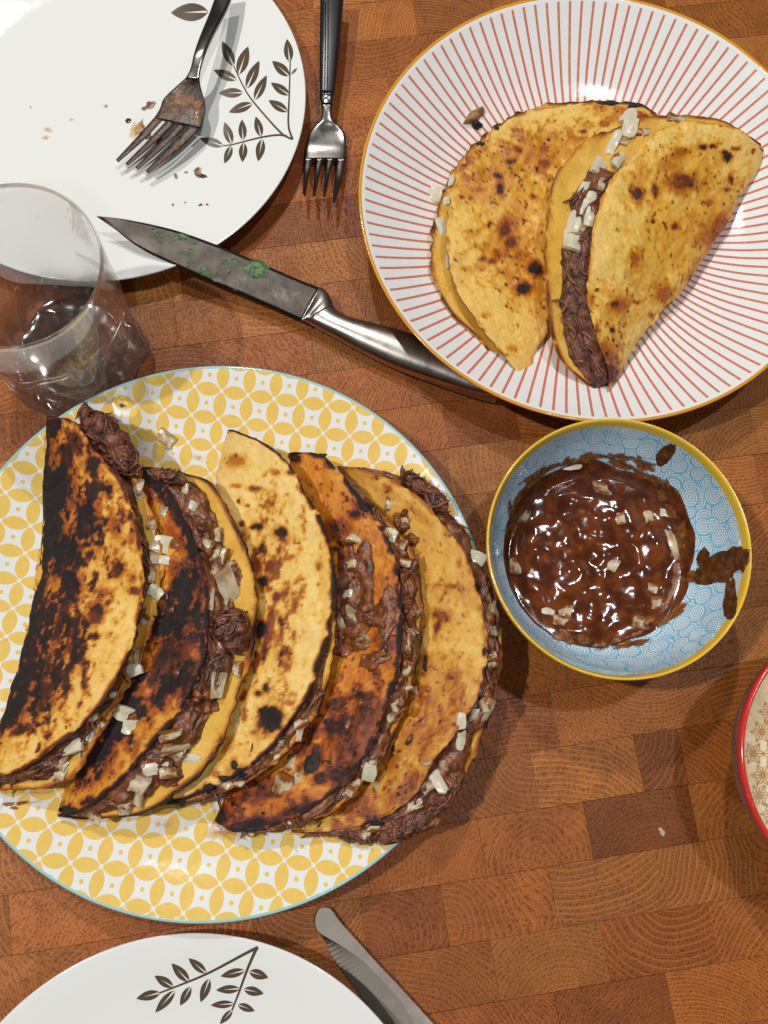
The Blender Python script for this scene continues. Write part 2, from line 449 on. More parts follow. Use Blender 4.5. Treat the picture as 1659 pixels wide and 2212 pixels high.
ST2 = [[(1296, 422), (1235, 452), (1040, 555), (870, 625), (800, 652)], [(1292, 424), (1278, 450), (1240, 540), (1200, 650), (1166, 737)]]
sprig(w2, W2C, L2, ST2, C8, 3.4)

# ------------------------------------------------------------------ blue sauce bowl
BC = (11.203, 7.801); BR = 5.73
bin_prof = smoothprof([(0.001, .95), (1.5, .97), (3, 1.15), (4.1, 1.85), (4.75, 3.0), (5.2, 4.3), (5.5, 5.6)], 60)
def bowl_material():
    a = glaze('white_glaze_with_blue_spirals', (.8, .8, .8), .09)
    at_ = a.node('ShaderNodeAttribute'); at_.attribute_name = 'Col'
    uvx, uvy, _ = a.sep(at_.outputs['Vector'])
    vec = a.comb(uvx, uvy, 0.0)
    def spiral(scale, seed, per, rand):
        v = a.node('ShaderNodeTexVoronoi', voronoi_dimensions='2D', feature='F1'); v.inputs['Scale'].default_value = scale; v.inputs['Randomness'].default_value = rand
        sh = a.node('ShaderNodeVectorMath', operation='ADD'); a.link(vec, sh.inputs[0]); sh.inputs[1].default_value = (seed, seed * .7, 0)
        a.link(sh.outputs[0], v.inputs['Vector'])
        df = a.node('ShaderNodeVectorMath', operation='SUBTRACT'); a.link(sh.outputs[0], df.inputs[0]); a.link(v.outputs['Position'], df.inputs[1])
        dx, dy, _ = a.sep(df.outputs[0])
        r = (dx * dx + dy * dy).f('SQRT'); th = dy.f('ARCTAN2', dx) * (1 / (2 * math.pi))
        rgb = a.sep(v.outputs['Color'])
        ph = (r / per + th + rgb[0] + 10.0).f('FRACT')
        ln = (ph - .5).f('ABSOLUTE').step(.21, .12)
        return r, ln, rgb
    r1, l1, c1 = spiral(1.02, 3.1, .16, .8)
    ln = l1
    for sc_, sd_ in ((.86, 9.4), (.80, 17.7), (.74, 29.3)):
        r2, l2, c2 = spiral(sc_, sd_, .16, .9)
        rad = c2[1] * .20 + .44
        ins = (rad - r2).step(0.0, .006)
        edge = (r2 - rad).f('ABSOLUTE').step(.034, .018)
        ln = (ln * (ins * -1.0 + 1.0) + l2 * ins).f('MAXIMUM', edge)
    a.base(a.mix(ln * .95, (.78, .85, .88), (.09, .50, .80)))
    return a.m
def brim_material():
    a = glaze('mustard_glaze', (.80, .48, .035), .14)
    x, y, z = a.sep(a.coord()); th = y.f('ARCTAN2', x)
    w = (th * 46.0).f('SINE') * .5 + .5
    n = a.noise(a.coord(), 7.0, 3)
    a.base(a.mix((w * n).step(.25, .5) * .4, (.82, .50, .035), (.58, .50, .10)))
    return a.m
bowl = thing('sauce_bowl', 'small bowl with blue spiral pattern and mustard yellow rim full of brown sauce', 'bowl', (*BC, 0))
o3 = np.array([BC[0], BC[1], 0])
V, F = lathe(bin_prof, 192, o3)
sl = np.r_[0, np.cumsum(np.hypot(*np.diff(bin_prof, axis=0).T))]
th = np.linspace(0, 2 * np.pi, 192, endpoint=False)
uv = np.stack([np.cos(th)[:, None] * sl, np.sin(th)[:, None] * sl, 0 * th[:, None] + sl * 0], -1).reshape(-1, 3) + 20
mk('bowl_inside', V, F, bowl_material(), bowl, col=uv)
V, F = lathe([(5.5, 5.6), (5.58, 5.95), (5.63, 6.07), (5.69, 6.1), (5.73, 6.03), (5.72, 5.75), (5.66, 5.5)], 192, o3)
mk('rim_band', V, F, brim_material(), bowl)
V, F = lathe(smoothprof([(5.66, 5.5), (5.4, 4.3), (4.95, 2.9), (4.3, 1.6), (3.3, .75), (2.75, .5), (2.7, 0), (2.3, 0), (.001, .15)], 40), 192, o3)
mk('bowl_outside', V, F, glaze('blue_glaze', (.25, .5, .62), .12).m, bowl)

# ------------------------------------------------------------------ red-rim bowl at the right edge
GC = (21.42, -1.18); GR = 5.75
gb = thing('cereal_bowl', 'bowl with red rim and golden star pattern inside, cut off at right edge', 'bowl', (*GC, 0))
g3 = np.array([GC[0], GC[1], 0])
gin = smoothprof([(.001, 1.0), (1.5, 1.15), (2.8, 1.9), (3.9, 3.1), (4.8, 4.5), (5.5, 5.75)], 50)
V, F = lathe(gin, 160, g3); mk('bowl_inside', V, F, glaze('cream_glaze', (.84, .76, .58), .12).m, gb)
V, F = lathe([(5.5, 5.75), (5.53, 5.95), (5.6, 6.03), (5.67, 6.03), (5.74, 5.95), (5.76, 5.8), (5.74, 5.6)], 160, g3)
mk('rim_band', V, F, glaze('red_glaze', (.62, .035, .03), .14).m, gb)
def grey_material():
    a = glaze('grey_glaze', (.2, .17, .18), .2)
    v = a.node('ShaderNodeTexVoronoi', feature='DISTANCE_TO_EDGE'); a.link(a.coord(), v.inputs['Vector']); v.inputs['Scale'].default_value = 2.5
    e = X(a.nt, v.outputs['Distance']).step(.02, .06)
    a.base(a.mix(e, (.10, .085, .10), (.24, .20, .20))); return a.m
V, F = lathe(smoothprof([(5.74, 5.6), (5.70, 5.3), (5.45, 4.4), (4.95, 3.1), (4.2, 1.8), (3.3, .9), (2.9, .5), (2.8, 0), (2.4, 0), (.001, .15)], 40), 160, g3)
mk('bowl_outside', V, F, grey_material(), gb)
MAT_GOLD = Mat('gold_print', (.50, .20, .015), .3)
def star(px, py, R):
    Vs, Fs = [], []
    def pt(x, y):
        h = hit(px + x, py + y); return h[0] + h[1] * .008
    def seg(p, q, w):
        p, q = np.array(p), np.array(q); d = q - p; nn = np.array([-d[1], d[0]]) / np.linalg.norm(d) * w
        k = len(Vs)
        for t in (0, .5, 1):
            m = p + d * t; Vs.append(pt(*(m + nn))); Vs.append(pt(*(m - nn)))
        for t in (0, 2): Fs.append((k + t, k + t + 1, k + t + 3, k + t + 2))
    for k in range(12):
        a = k * math.pi / 6; L = R if k % 2 == 0 else R * .56
        seg((math.cos(a), math.sin(a)), (L * math.cos(a), L * math.sin(a)), 1.15)
        if k % 2:
            for sg in (-1, 1):
                a2 = a + sg * math.pi / 6
                seg((L * math.cos(a), L * math.sin(a)), (R * math.cos(a2), R * math.sin(a2)), .7)
    return np.array(Vs), Fs
for x, y in [(1646, 1581), (1628, 1628), (1648, 1674), (1640, 1718), (1670, 1628), (1690, 1581), (1691, 1673), (1664, 1538), (1668, 1758), (1685, 1495), (1712, 1628), (1684, 1718), (1706, 1540), (1736, 1582), (1735, 1674), (1712, 1760)]:
    v, f = star(x, y, 26); mk('printed_star', v, f, MAT_GOLD.m, gb, bvh=False)

# ------------------------------------------------------------------ lofted cutlery
def loft(Le, Re, h, n=40, m=20, pw=.75, twist=None):
    """solid between two outline edges (px,py,z); h = half thickness (number or list along the length)"""
    L = resample(Le, n); R = resample(Re, n); A = at(L[:, 0], L[:, 1], L[:, 2]); B = at(R[:, 0], R[:, 1], R[:, 2])
    mid = (A + B) / 2; half = (B - A) / 2
    hh = np.interp(np.linspace(0, 1, n), np.linspace(0, 1, len(h)), h) if isinstance(h, (list, tuple)) else np.full(n, h)
    g = np.gradient(mid, axis=0); up = np.cross(half, g); up /= np.linalg.norm(up, axis=1, keepdims=True) + 1e-9
    up = np.where(up[:, 2:3] < 0, -up, up)
    ph = np.linspace(0, 2 * np.pi, m, endpoint=False)
    c = np.sign(np.cos(ph)) * np.abs(np.cos(ph)) ** pw; s = np.sign(np.sin(ph)) * np.abs(np.sin(ph)) ** pw
    V = mid[:, None] + half[:, None] * c[None, :, None] + up[:, None] * (hh[:, None] * s[None])[..., None]
    V = V.reshape(-1, 3); F = grid(n, m, cv=True).tolist()
    F += [tuple(range(m))[::-1], tuple((n - 1) * m + k for k in range(m))]
    return V, F
M_STEEL = steel('polished_steel', (.25, .23, .215), .22)
M_BRUSH = steel('brushed_steel', (.46, .42, .38), .27)
M_BLADE = steel('dull_blade_steel', (.105, .088, .076), .5, .5)
M_BLACK = Mat('black_handle', (.012, .012, .013), .28)
def dirty_steel():
    a = Mat('meat_crusted_steel', rough=.4, metal=.8); P = a.coord(); n = a.noise(P, 2.6, 4); k = n.step(.44, .56)
    a.base(a.mix(k, (.075, .062, .054), (.075, .032, .014))); a.rough(a.noise(P, 9, 3) * .3 + .25)
    a.link((k * -1.0) + 1.0, a.b.inputs['Metallic']); a.bump(n, .5, .001); return a.m
M_DIRTY = dirty_steel()
# dirty fork on the white plate
fk = thing('fork', 'dirty steel fork with meat-crusted tines lying on the white leaf-sprig plate', 'fork', at(400, 230, 0), 'forks')
Z = lambda pts, z0, z1: [(p[0], p[1], z0 + (z1 - z0) * i / (len(pts) - 1)) for i, p in enumerate(pts)]
def zs(pts, z): return [(p[0], p[1], q) for p, q in zip(pts, z)]
V, F = loft(zs(C1([(940, -40), (905, 60), (862, 165), (838, 235), (822, 300), (800, 340)]), [2.2, 2.3, 2.55, 2.65, 2.5, 2.35]),
            zs(C1([(1012, -40), (985, 35), (920, 160), (890, 228), (868, 300), (862, 345)]), [2.2, 2.3, 2.55, 2.65, 2.5, 2.35]), [.17, .17, .16, .14, .1, .09], 50, 20, .6)
mk('handle', V, F, M_STEEL, fk)
V, F = loft(zs(C1([(800, 338), (762, 372), (708, 425), (690, 470), (664, 512)]), [2.35, 2.1, 1.8, 1.65, 1.6]),
            zs(C1([(862, 343), (868, 378), (885, 440), (886, 490), (866, 556)]), [2.35, 2.1, 1.8, 1.65, 1.6]), [.09, .08, .07, .06, .06], 30, 20, .8)
head = head_dirty = mk('fork_head', V, F, M_DIRTY, fk)
t1 = [((664, 510), (702, 520), (500, 690), (512, 702)), ((718, 522), (754, 533), (541, 706), (553, 716)), ((768, 536), (801, 547), (583, 722), (597, 733)), ((813, 548), (866, 555), (628, 738), (643, 750))]
for a, b, c, d in t1:
    m1 = (a[0] * .55 + c[0] * .45 - 6, a[1] * .55 + c[1] * .45 + 8); m2 = (b[0] * .55 + d[0] * .45 - 2, b[1] * .55 + d[1] * .45 + 10)
    V, F = loft(zs(C1([a, m1, c]), [1.6, 1.5, 1.25]), zs(C1([b, m2, d]), [1.6, 1.5, 1.25]), [.06, .06, .03], 24, 10, .8)
    mk('tine', V, F, M_DIRTY, head)
# black-handled fork on the table
f2 = thing('fork', 'black-handled fork lying on the bare wood between the two upper plates', 'fork', at(705, 200, 0), 'forks')
V, F = loft(zs(C22([(579, -60), (577, 0), (573, 300), (571, 600), (572, 832)]), [1.5, 1.5, 1.4, 1.25, 1.1]),
            zs(C22([(790, -60), (780, 0), (757, 300), (726, 600), (698, 832)]), [1.5, 1.5, 1.4, 1.25, 1.1]), [.36, .36, .34, .3, .24], 30, 24, .45)
hd = mk('handle', V, F, M_BLACK.m, f2)
for e in ((600, .0), (622, 0), (645, 0)):
    x = e[0]
    V, F = loft(zs(C22([(x - 4, -60), (x - 7, 400), (x - 12, 820)]), [1.9, 1.76, 1.36]), zs(C22([(x + 5, -60), (x + 2, 400), (x - 5, 820)]), [1.9, 1.76, 1.36]), .03, 12, 8)
    mk('handle_ridge', V, F, M_BLACK.m, hd)
V, F = loft(zs(C22([(571, 836), (573, 858), (580, 880), (584, 918)]), [1.1] * 4), zs(C22([(699, 836), (697, 858), (690, 880), (686, 918)]), [1.1] * 4), [.25, .26, .21, .2], 16, 20, .7)
mk('ferrule', V, F, M_STEEL, f2)
V, F = loft(zs(C22([(584, 918), (588, 980), (578, 1050), (520, 1105), (475, 1180), (450, 1290), (440, 1392)]), [1.1, 1.05, .95, .8, .65, .5, .5]),
            zs(C22([(686, 918), (682, 980), (692, 1050), (750, 1105), (795, 1170), (803, 1280), (800, 1392)]), [1.1, 1.05, .95, .8, .65, .5, .5]), [.16, .12, .1, .08, .07, .07, .07], 36, 20, .8)
head = mk('fork_head', V, F, M_STEEL, f2)
for a, b, c, d in [((440, 1388), (512, 1388), (424, 1690), (447, 1716)), ((540, 1388), (604, 1388), (510, 1712), (533, 1716)), ((632, 1388), (694, 1388), (602, 1712), (624, 1716)), ((722, 1388), (800, 1388), (682, 1762), (705, 1772))]:
    m1 = (a[0] * .5 + c[0] * .5 - 2, (a[1] + c[1]) / 2); m2 = (b[0] * .5 + d[0] * .5 + (14 if b[0] == 800 else -2), (b[1] + d[1]) / 2)
    V, F = loft(zs(C22([a, m1, c]), [.5, .65, 1.25]), zs(C22([b, m2, d]), [.5, .65, 1.25]), [.07, .07, .035], 24, 10, .8)
    mk('tine', V, F, M_STEEL, head)
# big kitchen knife
kn = thing('kitchen_knife', 'large steel kitchen knife with green herb bits on its blade', 'knife', at(640, 640, 0))
zk = [2.1, 1.95, 1.8, 1.62, 1.4, 1.2, 1.05]
V, F = loft(zs(C7([(80, 98), (200, 113), (370, 150), (530, 205), (700, 275), (850, 340), (934, 373)]), zk),
            zs(C7([(82, 103), (150, 150), (235, 215), (370, 283), (520, 350), (700, 427), (866, 501)]), [z - .12 for z in zk]), [.02, .05, .07, .085, .09, .1, .1], 60, 12, 1.5)
mk('blade', V, F, M_BLADE, kn)
V, F = loft(zs(C7([(930, 371), (955, 380), (975, 410), (990, 447)]), [1.05, 1.0, .95, .92]), zs(C7([(863, 502), (873, 503), (880, 503), (890, 506)]), [1.05, 1.0, .95, .92]), [.13, .3, .4, .46], 14, 24, .8)
mk('bolster', V, F, M_BRUSH, kn)
V, F = loft(zs(C7([(988, 444), (1010, 468), (1060, 492), (1160, 518), (1290, 556), (1420, 625), (1540, 712), (1618, 790)]), [.92, .9, .88, .85, .82, .8, .8, .8]),
            zs(C7([(886, 504), (915, 522), (970, 552), (1080, 612), (1220, 680), (1380, 740), (1530, 790), (1612, 808)]), [.92, .9, .88, .85, .82, .8, .8, .8]), [.46, .55, .62, .68, .72, .74, .72, .62], 60, 28, .85)
mk('handle', V, F, M_BRUSH, kn)
# serrated table knife
tk = thing('table_knife', 'serrated table knife on the wood next to the lower white plate', 'knife', at(780, 2090, 0))
sp = resample([(180, 72), (235, 66), (290, 92), (400, 240), (600, 462), (800, 684), (1000, 894), (1200, 1112), (1500, 1440), (1750, 1710)], 150)
gr = resample([(150, 90), (118, 180), (150, 325), (380, 470), (600, 620), (760, 770), (900, 920), (1060, 1100), (1260, 1440), (1450, 1710)], 150)
ed = resample([(125, 110), (105, 175), (140, 300), (215, 435), (300, 600), (400, 750), (600, 1020), (800, 1290), (960, 1500), (1130, 1710)], 150)
k = np.arange(150); ed[:, 0] += np.where(k > 18, 7 * np.abs(np.sin(k * .78)), 0)
def c6b(q, z): 
    z = np.broadcast_to(z, (len(q),)); return at(q[:, 0] * .1984 + 658.3, q[:, 1] * .1984 + 1947.5, z)
zz = .30
rowsV = [c6b(sp, zz - .10), c6b(sp, zz), c6b(gr, zz), c6b(ed, zz - .13), c6b(ed, zz - .16), c6b(gr, zz - .18)]
V = np.stack(rowsV, 1).reshape(-1, 3)
mk('blade', V, grid(150, 6, cv=True, flip=True), steel('table_knife_steel', (.34, .30, .26), .38, .4), tk, smooth=False)

# ------------------------------------------------------------------ tacos
def color_ramp(x, stops):
    p = [s[0] for s in stops]; c = np.array([s[1] for s in stops])
    return np.stack([np.interp(x, p, c[:, i]) for i in range(3)], -1)
def tortilla_material():
    a = Mat('griddled_corn_tortilla', rough=.5, spec=.4)
    at_ = a.node('ShaderNodeAttribute'); at_.attribute_name = 'Col'
    P = a.coord(); n = a.noise(P, 9, 4); f = a.noise(P, 30, 3)
    c = a.mix(n.step(.3, .7) * .22, at_.outputs['Color'], a.mix(1.0, at_.outputs['Color'], (.66, .58, .5), 'MULTIPLY'))
    c = a.mix(f.step(.5, .75) * .16, c, a.mix(1.0, c, (1.3, 1.28, 1.2), 'MULTIPLY'))
    a.base(c)
    wet = X(a.nt, at_.outputs['Alpha'])
    a.rough((wet * -.50) + .70 + n * .12)
    bl = a.noise(P, 3.2, 3); a.bump(n * .7 + f * .5 + bl.step(.45, .8) * .8, .36, .0010)
    a.b.inputs['Subsurface Weight'].default_value = .06; a.b.inputs['Subsurface Radius'].default_value = (.004, .002, .001); a.b.inputs['Subsurface Scale'].default_value = .3
    return a.m
M_TORT = tortilla_material()
RAMP = [(0, (.84, .58, .19)), (.16, (.76, .44, .075)), (.34, (.60, .25, .022)), (.52, (.40, .10, .009)), (.68, (.17, .035, .008)), (.83, (.045, .014, .007)), (1, (.012, .008, .007))]

def spot_field(px, spots, P, rough, seed):
    """char / toast strength from a list of (x,y,rx,ry,angle,strength)"""
    c = np.zeros(len(px)); t = np.zeros(len(px))
    n = fbm(P * 2.6, 3, seed) - .5; n2 = fbm(P * 7, 2, seed + 9) - .5
    for x, y, rx, ry, ang, st in spots:
        ca, sa = math.cos(math.radians(ang)), math.sin(math.radians(ang))
        dx, dy = px[:, 0] - x, px[:, 1] - y
        d = np.sqrt(((dx * ca + dy * sa) / rx) ** 2 + ((-dx * sa + dy * ca) / ry) ** 2)
        k = min(1.0, 12.0 / min(rx, ry)) * .6 + .4
        d = d + n * rough * 1.7 / k ** .3 + n2 * rough * .9
        c = np.maximum(c, st * sstep(1.28, .62, d)); t = np.maximum(t, min(1, st * 1.2) * sstep(1.9, .8, d))
    return c, t
def tortilla(root, T, Fd, B, spots, toast, cfg, nu=230, nt=84, nb=44):
    seed = cfg.get('seed', 1)
    T, Fd, B = (resample(q, nu) for q in (T, Fd, B))
    T3, F3, B3 = (at(q[:, 0], q[:, 1], q[:, 2]) for q in (T, Fd, B))
    u = np.linspace(0, 1, nu); env = np.clip(np.sin(np.pi * u), 0, 1) ** .5
    up = np.array([0, 0, 1.])
    hv = lambda k: (cfg.get(k[0], k[1]) * env)[:, None] * up
    rf = hv(('rf', .5)); bt = hv(('bt', .5)); bb = hv(('bb', .25))
    def bez(p0, p1, p2, p3, n):
        t = np.linspace(0, 1, n)[None, :, None]
        p0, p1, p2, p3 = (q[:, None] for q in (p0, p1, p2, p3))
        return (1 - t) ** 3 * p0 + 3 * (1 - t) ** 2 * t * p1 + 3 * (1 - t) * t ** 2 * p2 + t ** 3 * p3
    top = bez(T3, T3 + (F3 - T3) * .38 + bt, F3 + (T3 - F3) * .015 + rf, F3, nt)
    bot = bez(F3, F3 + (B3 - F3) * .015 - rf, B3 + (F3 - B3) * .35 - bb, B3, nb)
    G = np.concatenate([top, bot[:, 1:]], 1); nv = G.shape[1]
    # ragged edges
    j = (fbm(np.stack([u * 60, 0 * u, 0 * u + seed], -1), 3, seed) - .5) * cfg.get('jag', .34)
    j2 = (fbm(np.stack([u * 60, 0 * u + 5, 0 * u + seed], -1), 3, seed + 3) - .5) * cfg.get('jag', .34)
    vt = np.linspace(0, 1, nv); dT = (F3 - T3); dT /= np.linalg.norm(dT, axis=1, keepdims=True) + 1e-6
    dB = (F3 - B3); dB /= np.linalg.norm(dB, axis=1, keepdims=True) + 1e-6
    G = G + (dT * j[:, None] * env[:, None])[:, None] * np.clip(1 - vt * 8, 0, 1)[None, :, None] + (dB * j2[:, None] * env[:, None])[:, None] * np.clip(1 - (1 - vt) * 8, 0, 1)[None, :, None]
    N = normals_of(G.reshape(-1, 3), nu, nv)
    if N[nu // 4:3 * nu // 4, 5:nt // 2, 2].mean() < 0: N = -N
    und = (fbm(G * .55, 2, seed) - .5) * .34 + (fbm(G * 1.6, 2, seed + 4) - .5) * .13 + (fbm(G * 5, 2, seed + 5) - .5) * .08
    G = G + N * (und * env[:, None])[..., None]
    N = normals_of(G.reshape(-1, 3), nu, nv)
    if N[nu // 4:3 * nu // 4, 5:nt // 2, 2].mean() < 0: N = -N
    th = .15 * (.35 + .65 * env[:, None]) * np.ones((1, nv))
    I = G - N * th[..., None]
    O = G.reshape(-1, 3); V = np.vstack([O, I.reshape(-1, 3)]); n = nu * nv
    F = [grid(nu, nv), grid(nu, nv, flip=True, base=n)]
    a = np.arange(nu - 1) * nv
    for e in (0, nv - 1):
        q = np.stack([a + e, a + nv + e, a + nv + e + n, a + e + n], -1); F.append(q if e else q[:, ::-1])
    b = np.arange(nv - 1)
    for e in (0, (nu - 1) * nv):
        q = np.stack([b + e, b + 1 + e, b + 1 + e + n, b + e + n], -1); F.append(q)
    # colour
    px = pxof(O); Ps = O
    c, hal = spot_field(px, spots, Ps, cfg.get('srough', .55), seed)
    tz, _ = spot_field(px, toast, Ps, .8, seed + 21)
    pale = cfg.get('t0', .0) + (fbm(Ps * .9, 3, seed + 31) - .5) * cfg.get('tn', .25) + (fbm(Ps * 4.5, 3, seed + 33) - .5) * .16
    ax = O.reshape(nu, nv, 3)[int(nu * .75), nt // 3] - O.reshape(nu, nv, 3)[int(nu * .25), nt // 3]; ax /= np.linalg.norm(ax) + 1e-9
    al = Ps @ ax; st = np.concatenate([(Ps - al[:, None] * ax) * 3.4, al[:, None] * 1.0], 1)[:, [0, 1, 3]]
    grain = fbm(st, 4, seed + 41)
    x = pale + tz * (.34 + (grain - .5) * .5) + hal * .30
    mott = cfg.get('mott', 0)
    if mott:
        mz, _ = spot_field(px, cfg['mzone'], Ps, .6, seed + 51)
        gr2 = fbm(np.concatenate([(Ps - al[:, None] * ax) * 2.6, al[:, None] * .95], 1)[:, [0, 1, 3]] , 4, seed + 53) * .6 + fbm(Ps * 4.5, 3, seed + 54) * .4
        x = np.maximum(x, x * .4 + mott * mz * sstep(.43, .60, gr2))
    x = np.maximum(x, c * np.clip(.66 + .36 * grain + .32 * fbm(Ps * 5, 2, seed + 61), 0, 1.05))
    # small specks
    sp = fbm(Ps * cfg.get('spf', 5.5), 2, seed + 71); x = x + cfg.get('speck', .35) * sstep(.70, .80, sp) * (.35 + tz + .6 * hal)
    vv = np.tile(np.arange(nv), nu); uu = np.repeat(np.arange(nu), nv)
    dr = np.minimum(np.linalg.norm(O - np.repeat(T3, nv, 0), axis=1), np.where(vv > nt, np.linalg.norm(O - np.repeat(B3, nv, 0), axis=1), 9))
    en = fbm(Ps * 2.2, 3, seed + 81); w = cfg.get('rimw', .25) * (.2 + 1.7 * en)
    x = np.maximum(x, cfg.get('rim', .75) * sstep(w * 1.4, w * .25, dr) * sstep(.25, .55, en + cfg.get('rimadd', 0)))
    x = np.clip(x, 0, 1); C = color_ramp(x, cfg.get('ramp', RAMP))
    tint = np.array(cfg.get('tint', (1, 1, 1))); C = C * (tint * (1 - sstep(.5, .8, x))[:, None] + sstep(.5, .8, x)[:, None])
    wetf = np.clip(cfg.get('wet', .2) + tz * cfg.get('wett', .3) + (fbm(Ps * 1.3, 2, seed + 91) - .5) * .5, 0, 1) * sstep(.95, .5, x)
    CO = np.column_stack([C, wetf])
    # inner face: yellow, lightly cooked
    Pi = V[n:]; xi = .10 + (fbm(Pi * .8, 3, seed + 101) - .5) * .22 + (grain - .5) * .14
    drI = np.minimum(np.linalg.norm(Pi - np.repeat(B3, nv, 0), axis=1), np.linalg.norm(Pi - np.repeat(T3, nv, 0), axis=1))
    xi = np.maximum(xi, cfg.get('brim', .85) * sstep(.34, .05, drI) * sstep(.2, .5, en + cfg.get('brimadd', .1)))
    ispots = cfg.get('ispots', [])
    if ispots:
        ci, hi = spot_field(pxof(Pi), ispots, Pi, .6, seed + 111); xi = np.maximum(xi + hi * .2, ci)
    CI = color_ramp(np.clip(xi, 0, 1), RAMP) * np.array(cfg.get('itint', (.92, .84, .55)))
    V_col = np.vstack([CO, np.column_stack([CI, np.full(n, .25)])])
    SHELL[root] = mk('tortilla', V, np.vstack(F), M_TORT, root, col=V_col)
    return T3, F3, B3

def meat_material(name, c0, c1, rough):
    a = Mat(name, rough=rough, spec=.5); P = a.coord()
    n = a.noise(P, 2.2, 4); f = a.noise(P, 11, 4)
    a.base(a.mix(n.step(.32, .68), c0, c1)); a.rough(f * .40 + (rough - .10)); a.b.inputs['Coat Weight'].default_value = .10; a.b.inputs['Coat Roughness'].default_value = .12; a.bump(f + n, .45, .0014)
    return a.m
M_MEAT = meat_material('shredded_beef', (.050, .017, .008), (.20, .066, .028), .30)
M_STRAND = meat_material('beef_fibre', (.065, .021, .010), (.25, .088, .040), .30)
def sauce_material():
    a = Mat('chile_sauce', rough=.1, spec=.45, Coat_Weight=.15, Coat_Roughness=.05); P = a.coord()
    n = a.noise(P, 1.6, 3); f = a.noise(P, 8, 2)
    a.base(a.mix(n.step(.35, .7), (.066, .016, .005), (.165, .040, .007))); a.rough(f * .12 + .07); a.bump(n, .05, .0016)
    return a.m
M_SAUCE = sauce_material()
def smear_material(name, c0, c1, lo, hi, top):
    a = Mat(name, rough=.22); P = a.coord(); n = a.noise(P, 3.0, 4)
    t = a.node('ShaderNodeAttribute'); t.attribute_name = 'Col'; t = X(a.nt, t.outputs['Fac'])
    a.base(a.mix(n.step(.35, .65), c0, c1)); a.rough(n * .3 + .12)
    al = (n * 1.6 - t * .95 + .15).step(lo, hi) * top; a.link(al, a.b.inputs['Alpha']); return a.m
def salsa_material():
    a = Mat('chunky_salsa', rough=.3, spec=.5); P = a.coord()
    n = a.noise(P, 2.2, 4); f = a.noise(P, 8, 4)
    a.base(a.mix(n.step(.34, .66), (.090, .026, .009), (.27, .090, .030))); a.rough(f * .40 + .14); a.bump(f * .8 + n, .34, .0018)
    a.b.inputs['Coat Weight'].default_value = .10; a.b.inputs['Coat Roughness'].default_value = .08
    return a.m
M_SALSA = salsa_material()
M_THICK = smear_material('thick_smear', (.07, .021, .006), (.15, .05, .012), -.7, -.25, 1.0)
M_STEW = salsa_material(); M_STEW.name = 'saucy_beef'
M_SMEAR = smear_material('sauce_smear', (.13, .038, .008), (.26, .09, .015), .12, .55, .97)
M_OIL = smear_material('orange_grease', (.66, .30, .05), (.74, .42, .10), .1, .9, .6)
M_GREASE = smear_material('thin_grease', (.62, .44, .16), (.70, .52, .22), .3, 1.1, .35)
M_CHAR = Mat('burnt_crumb', (.012, .009, .008), .7)

def tube(P, r, m=6):
    n = len(P); g = np.gradient(P, axis=0); g /= np.linalg.norm(g, axis=1, keepdims=True) + 1e-9
    ref = np.array([0.3, .2, 1.]); a = np.cross(g, ref); a /= np.linalg.norm(a, axis=1, keepdims=True) + 1e-9; b = np.cross(g, a)
    ph = np.linspace(0, 2 * np.pi, m, endpoint=False); rr = r * np.sin(np.linspace(.25, np.pi - .25, n))
    V = P[:, None] + rr[:, None, None] * (np.cos(ph)[None, :, None] * a[:, None] + np.sin(ph)[None, :, None] * b[:, None])
    F = grid(n, m, cv=True).tolist() + [tuple(range(m)), tuple((n - 1) * m + k for k in range(m))]
    return V.reshape(-1, 3), F
def join(parts):
    Vs, Fs, n = [], [], 0
    for v, f in parts:
        Vs.append(v); Fs += [tuple(int(k) + n for k in q) for q in f]; n += len(v)
    return np.vstack(Vs), Fs
def strands_on(G, N, count, rng, lmin=.5, lmax=1.6, along=.70, rmin=.045, rmax=.115, lift=.0):
    nu, nw = G.shape[:2]; out = []
    for _ in range(count):
        i = rng.integers(4, nu - 4); k = rng.integers(2, nw - 2); nn = N[i, k]; p = G[i, k] - nn * rng.uniform(0, .05)
        tu = G[min(i + 4, nu - 1), k] - G[max(i - 4, 0), k]; tu /= np.linalg.norm(tu) + 1e-9; tw = np.cross(nn, tu)
        an = rng.normal(0, 1 - along) * 1.7; d = tu * math.cos(an) + tw * math.sin(an); sd = np.cross(nn, d)
        L = rng.uniform(lmin, lmax); s = np.linspace(-.5, .5, 8)[:, None]
        cv = rng.normal(0, .22); P = p + d * s * L + sd * cv * (4 * s * s) * L * .6 + nn * (lift + rng.uniform(-.02, .06) - (s * s) * rng.uniform(-.05, .35)) + rng.normal(0, .012, (8, 3))
        out.append(tube(P, rng.uniform(rmin, rmax)))
    return out
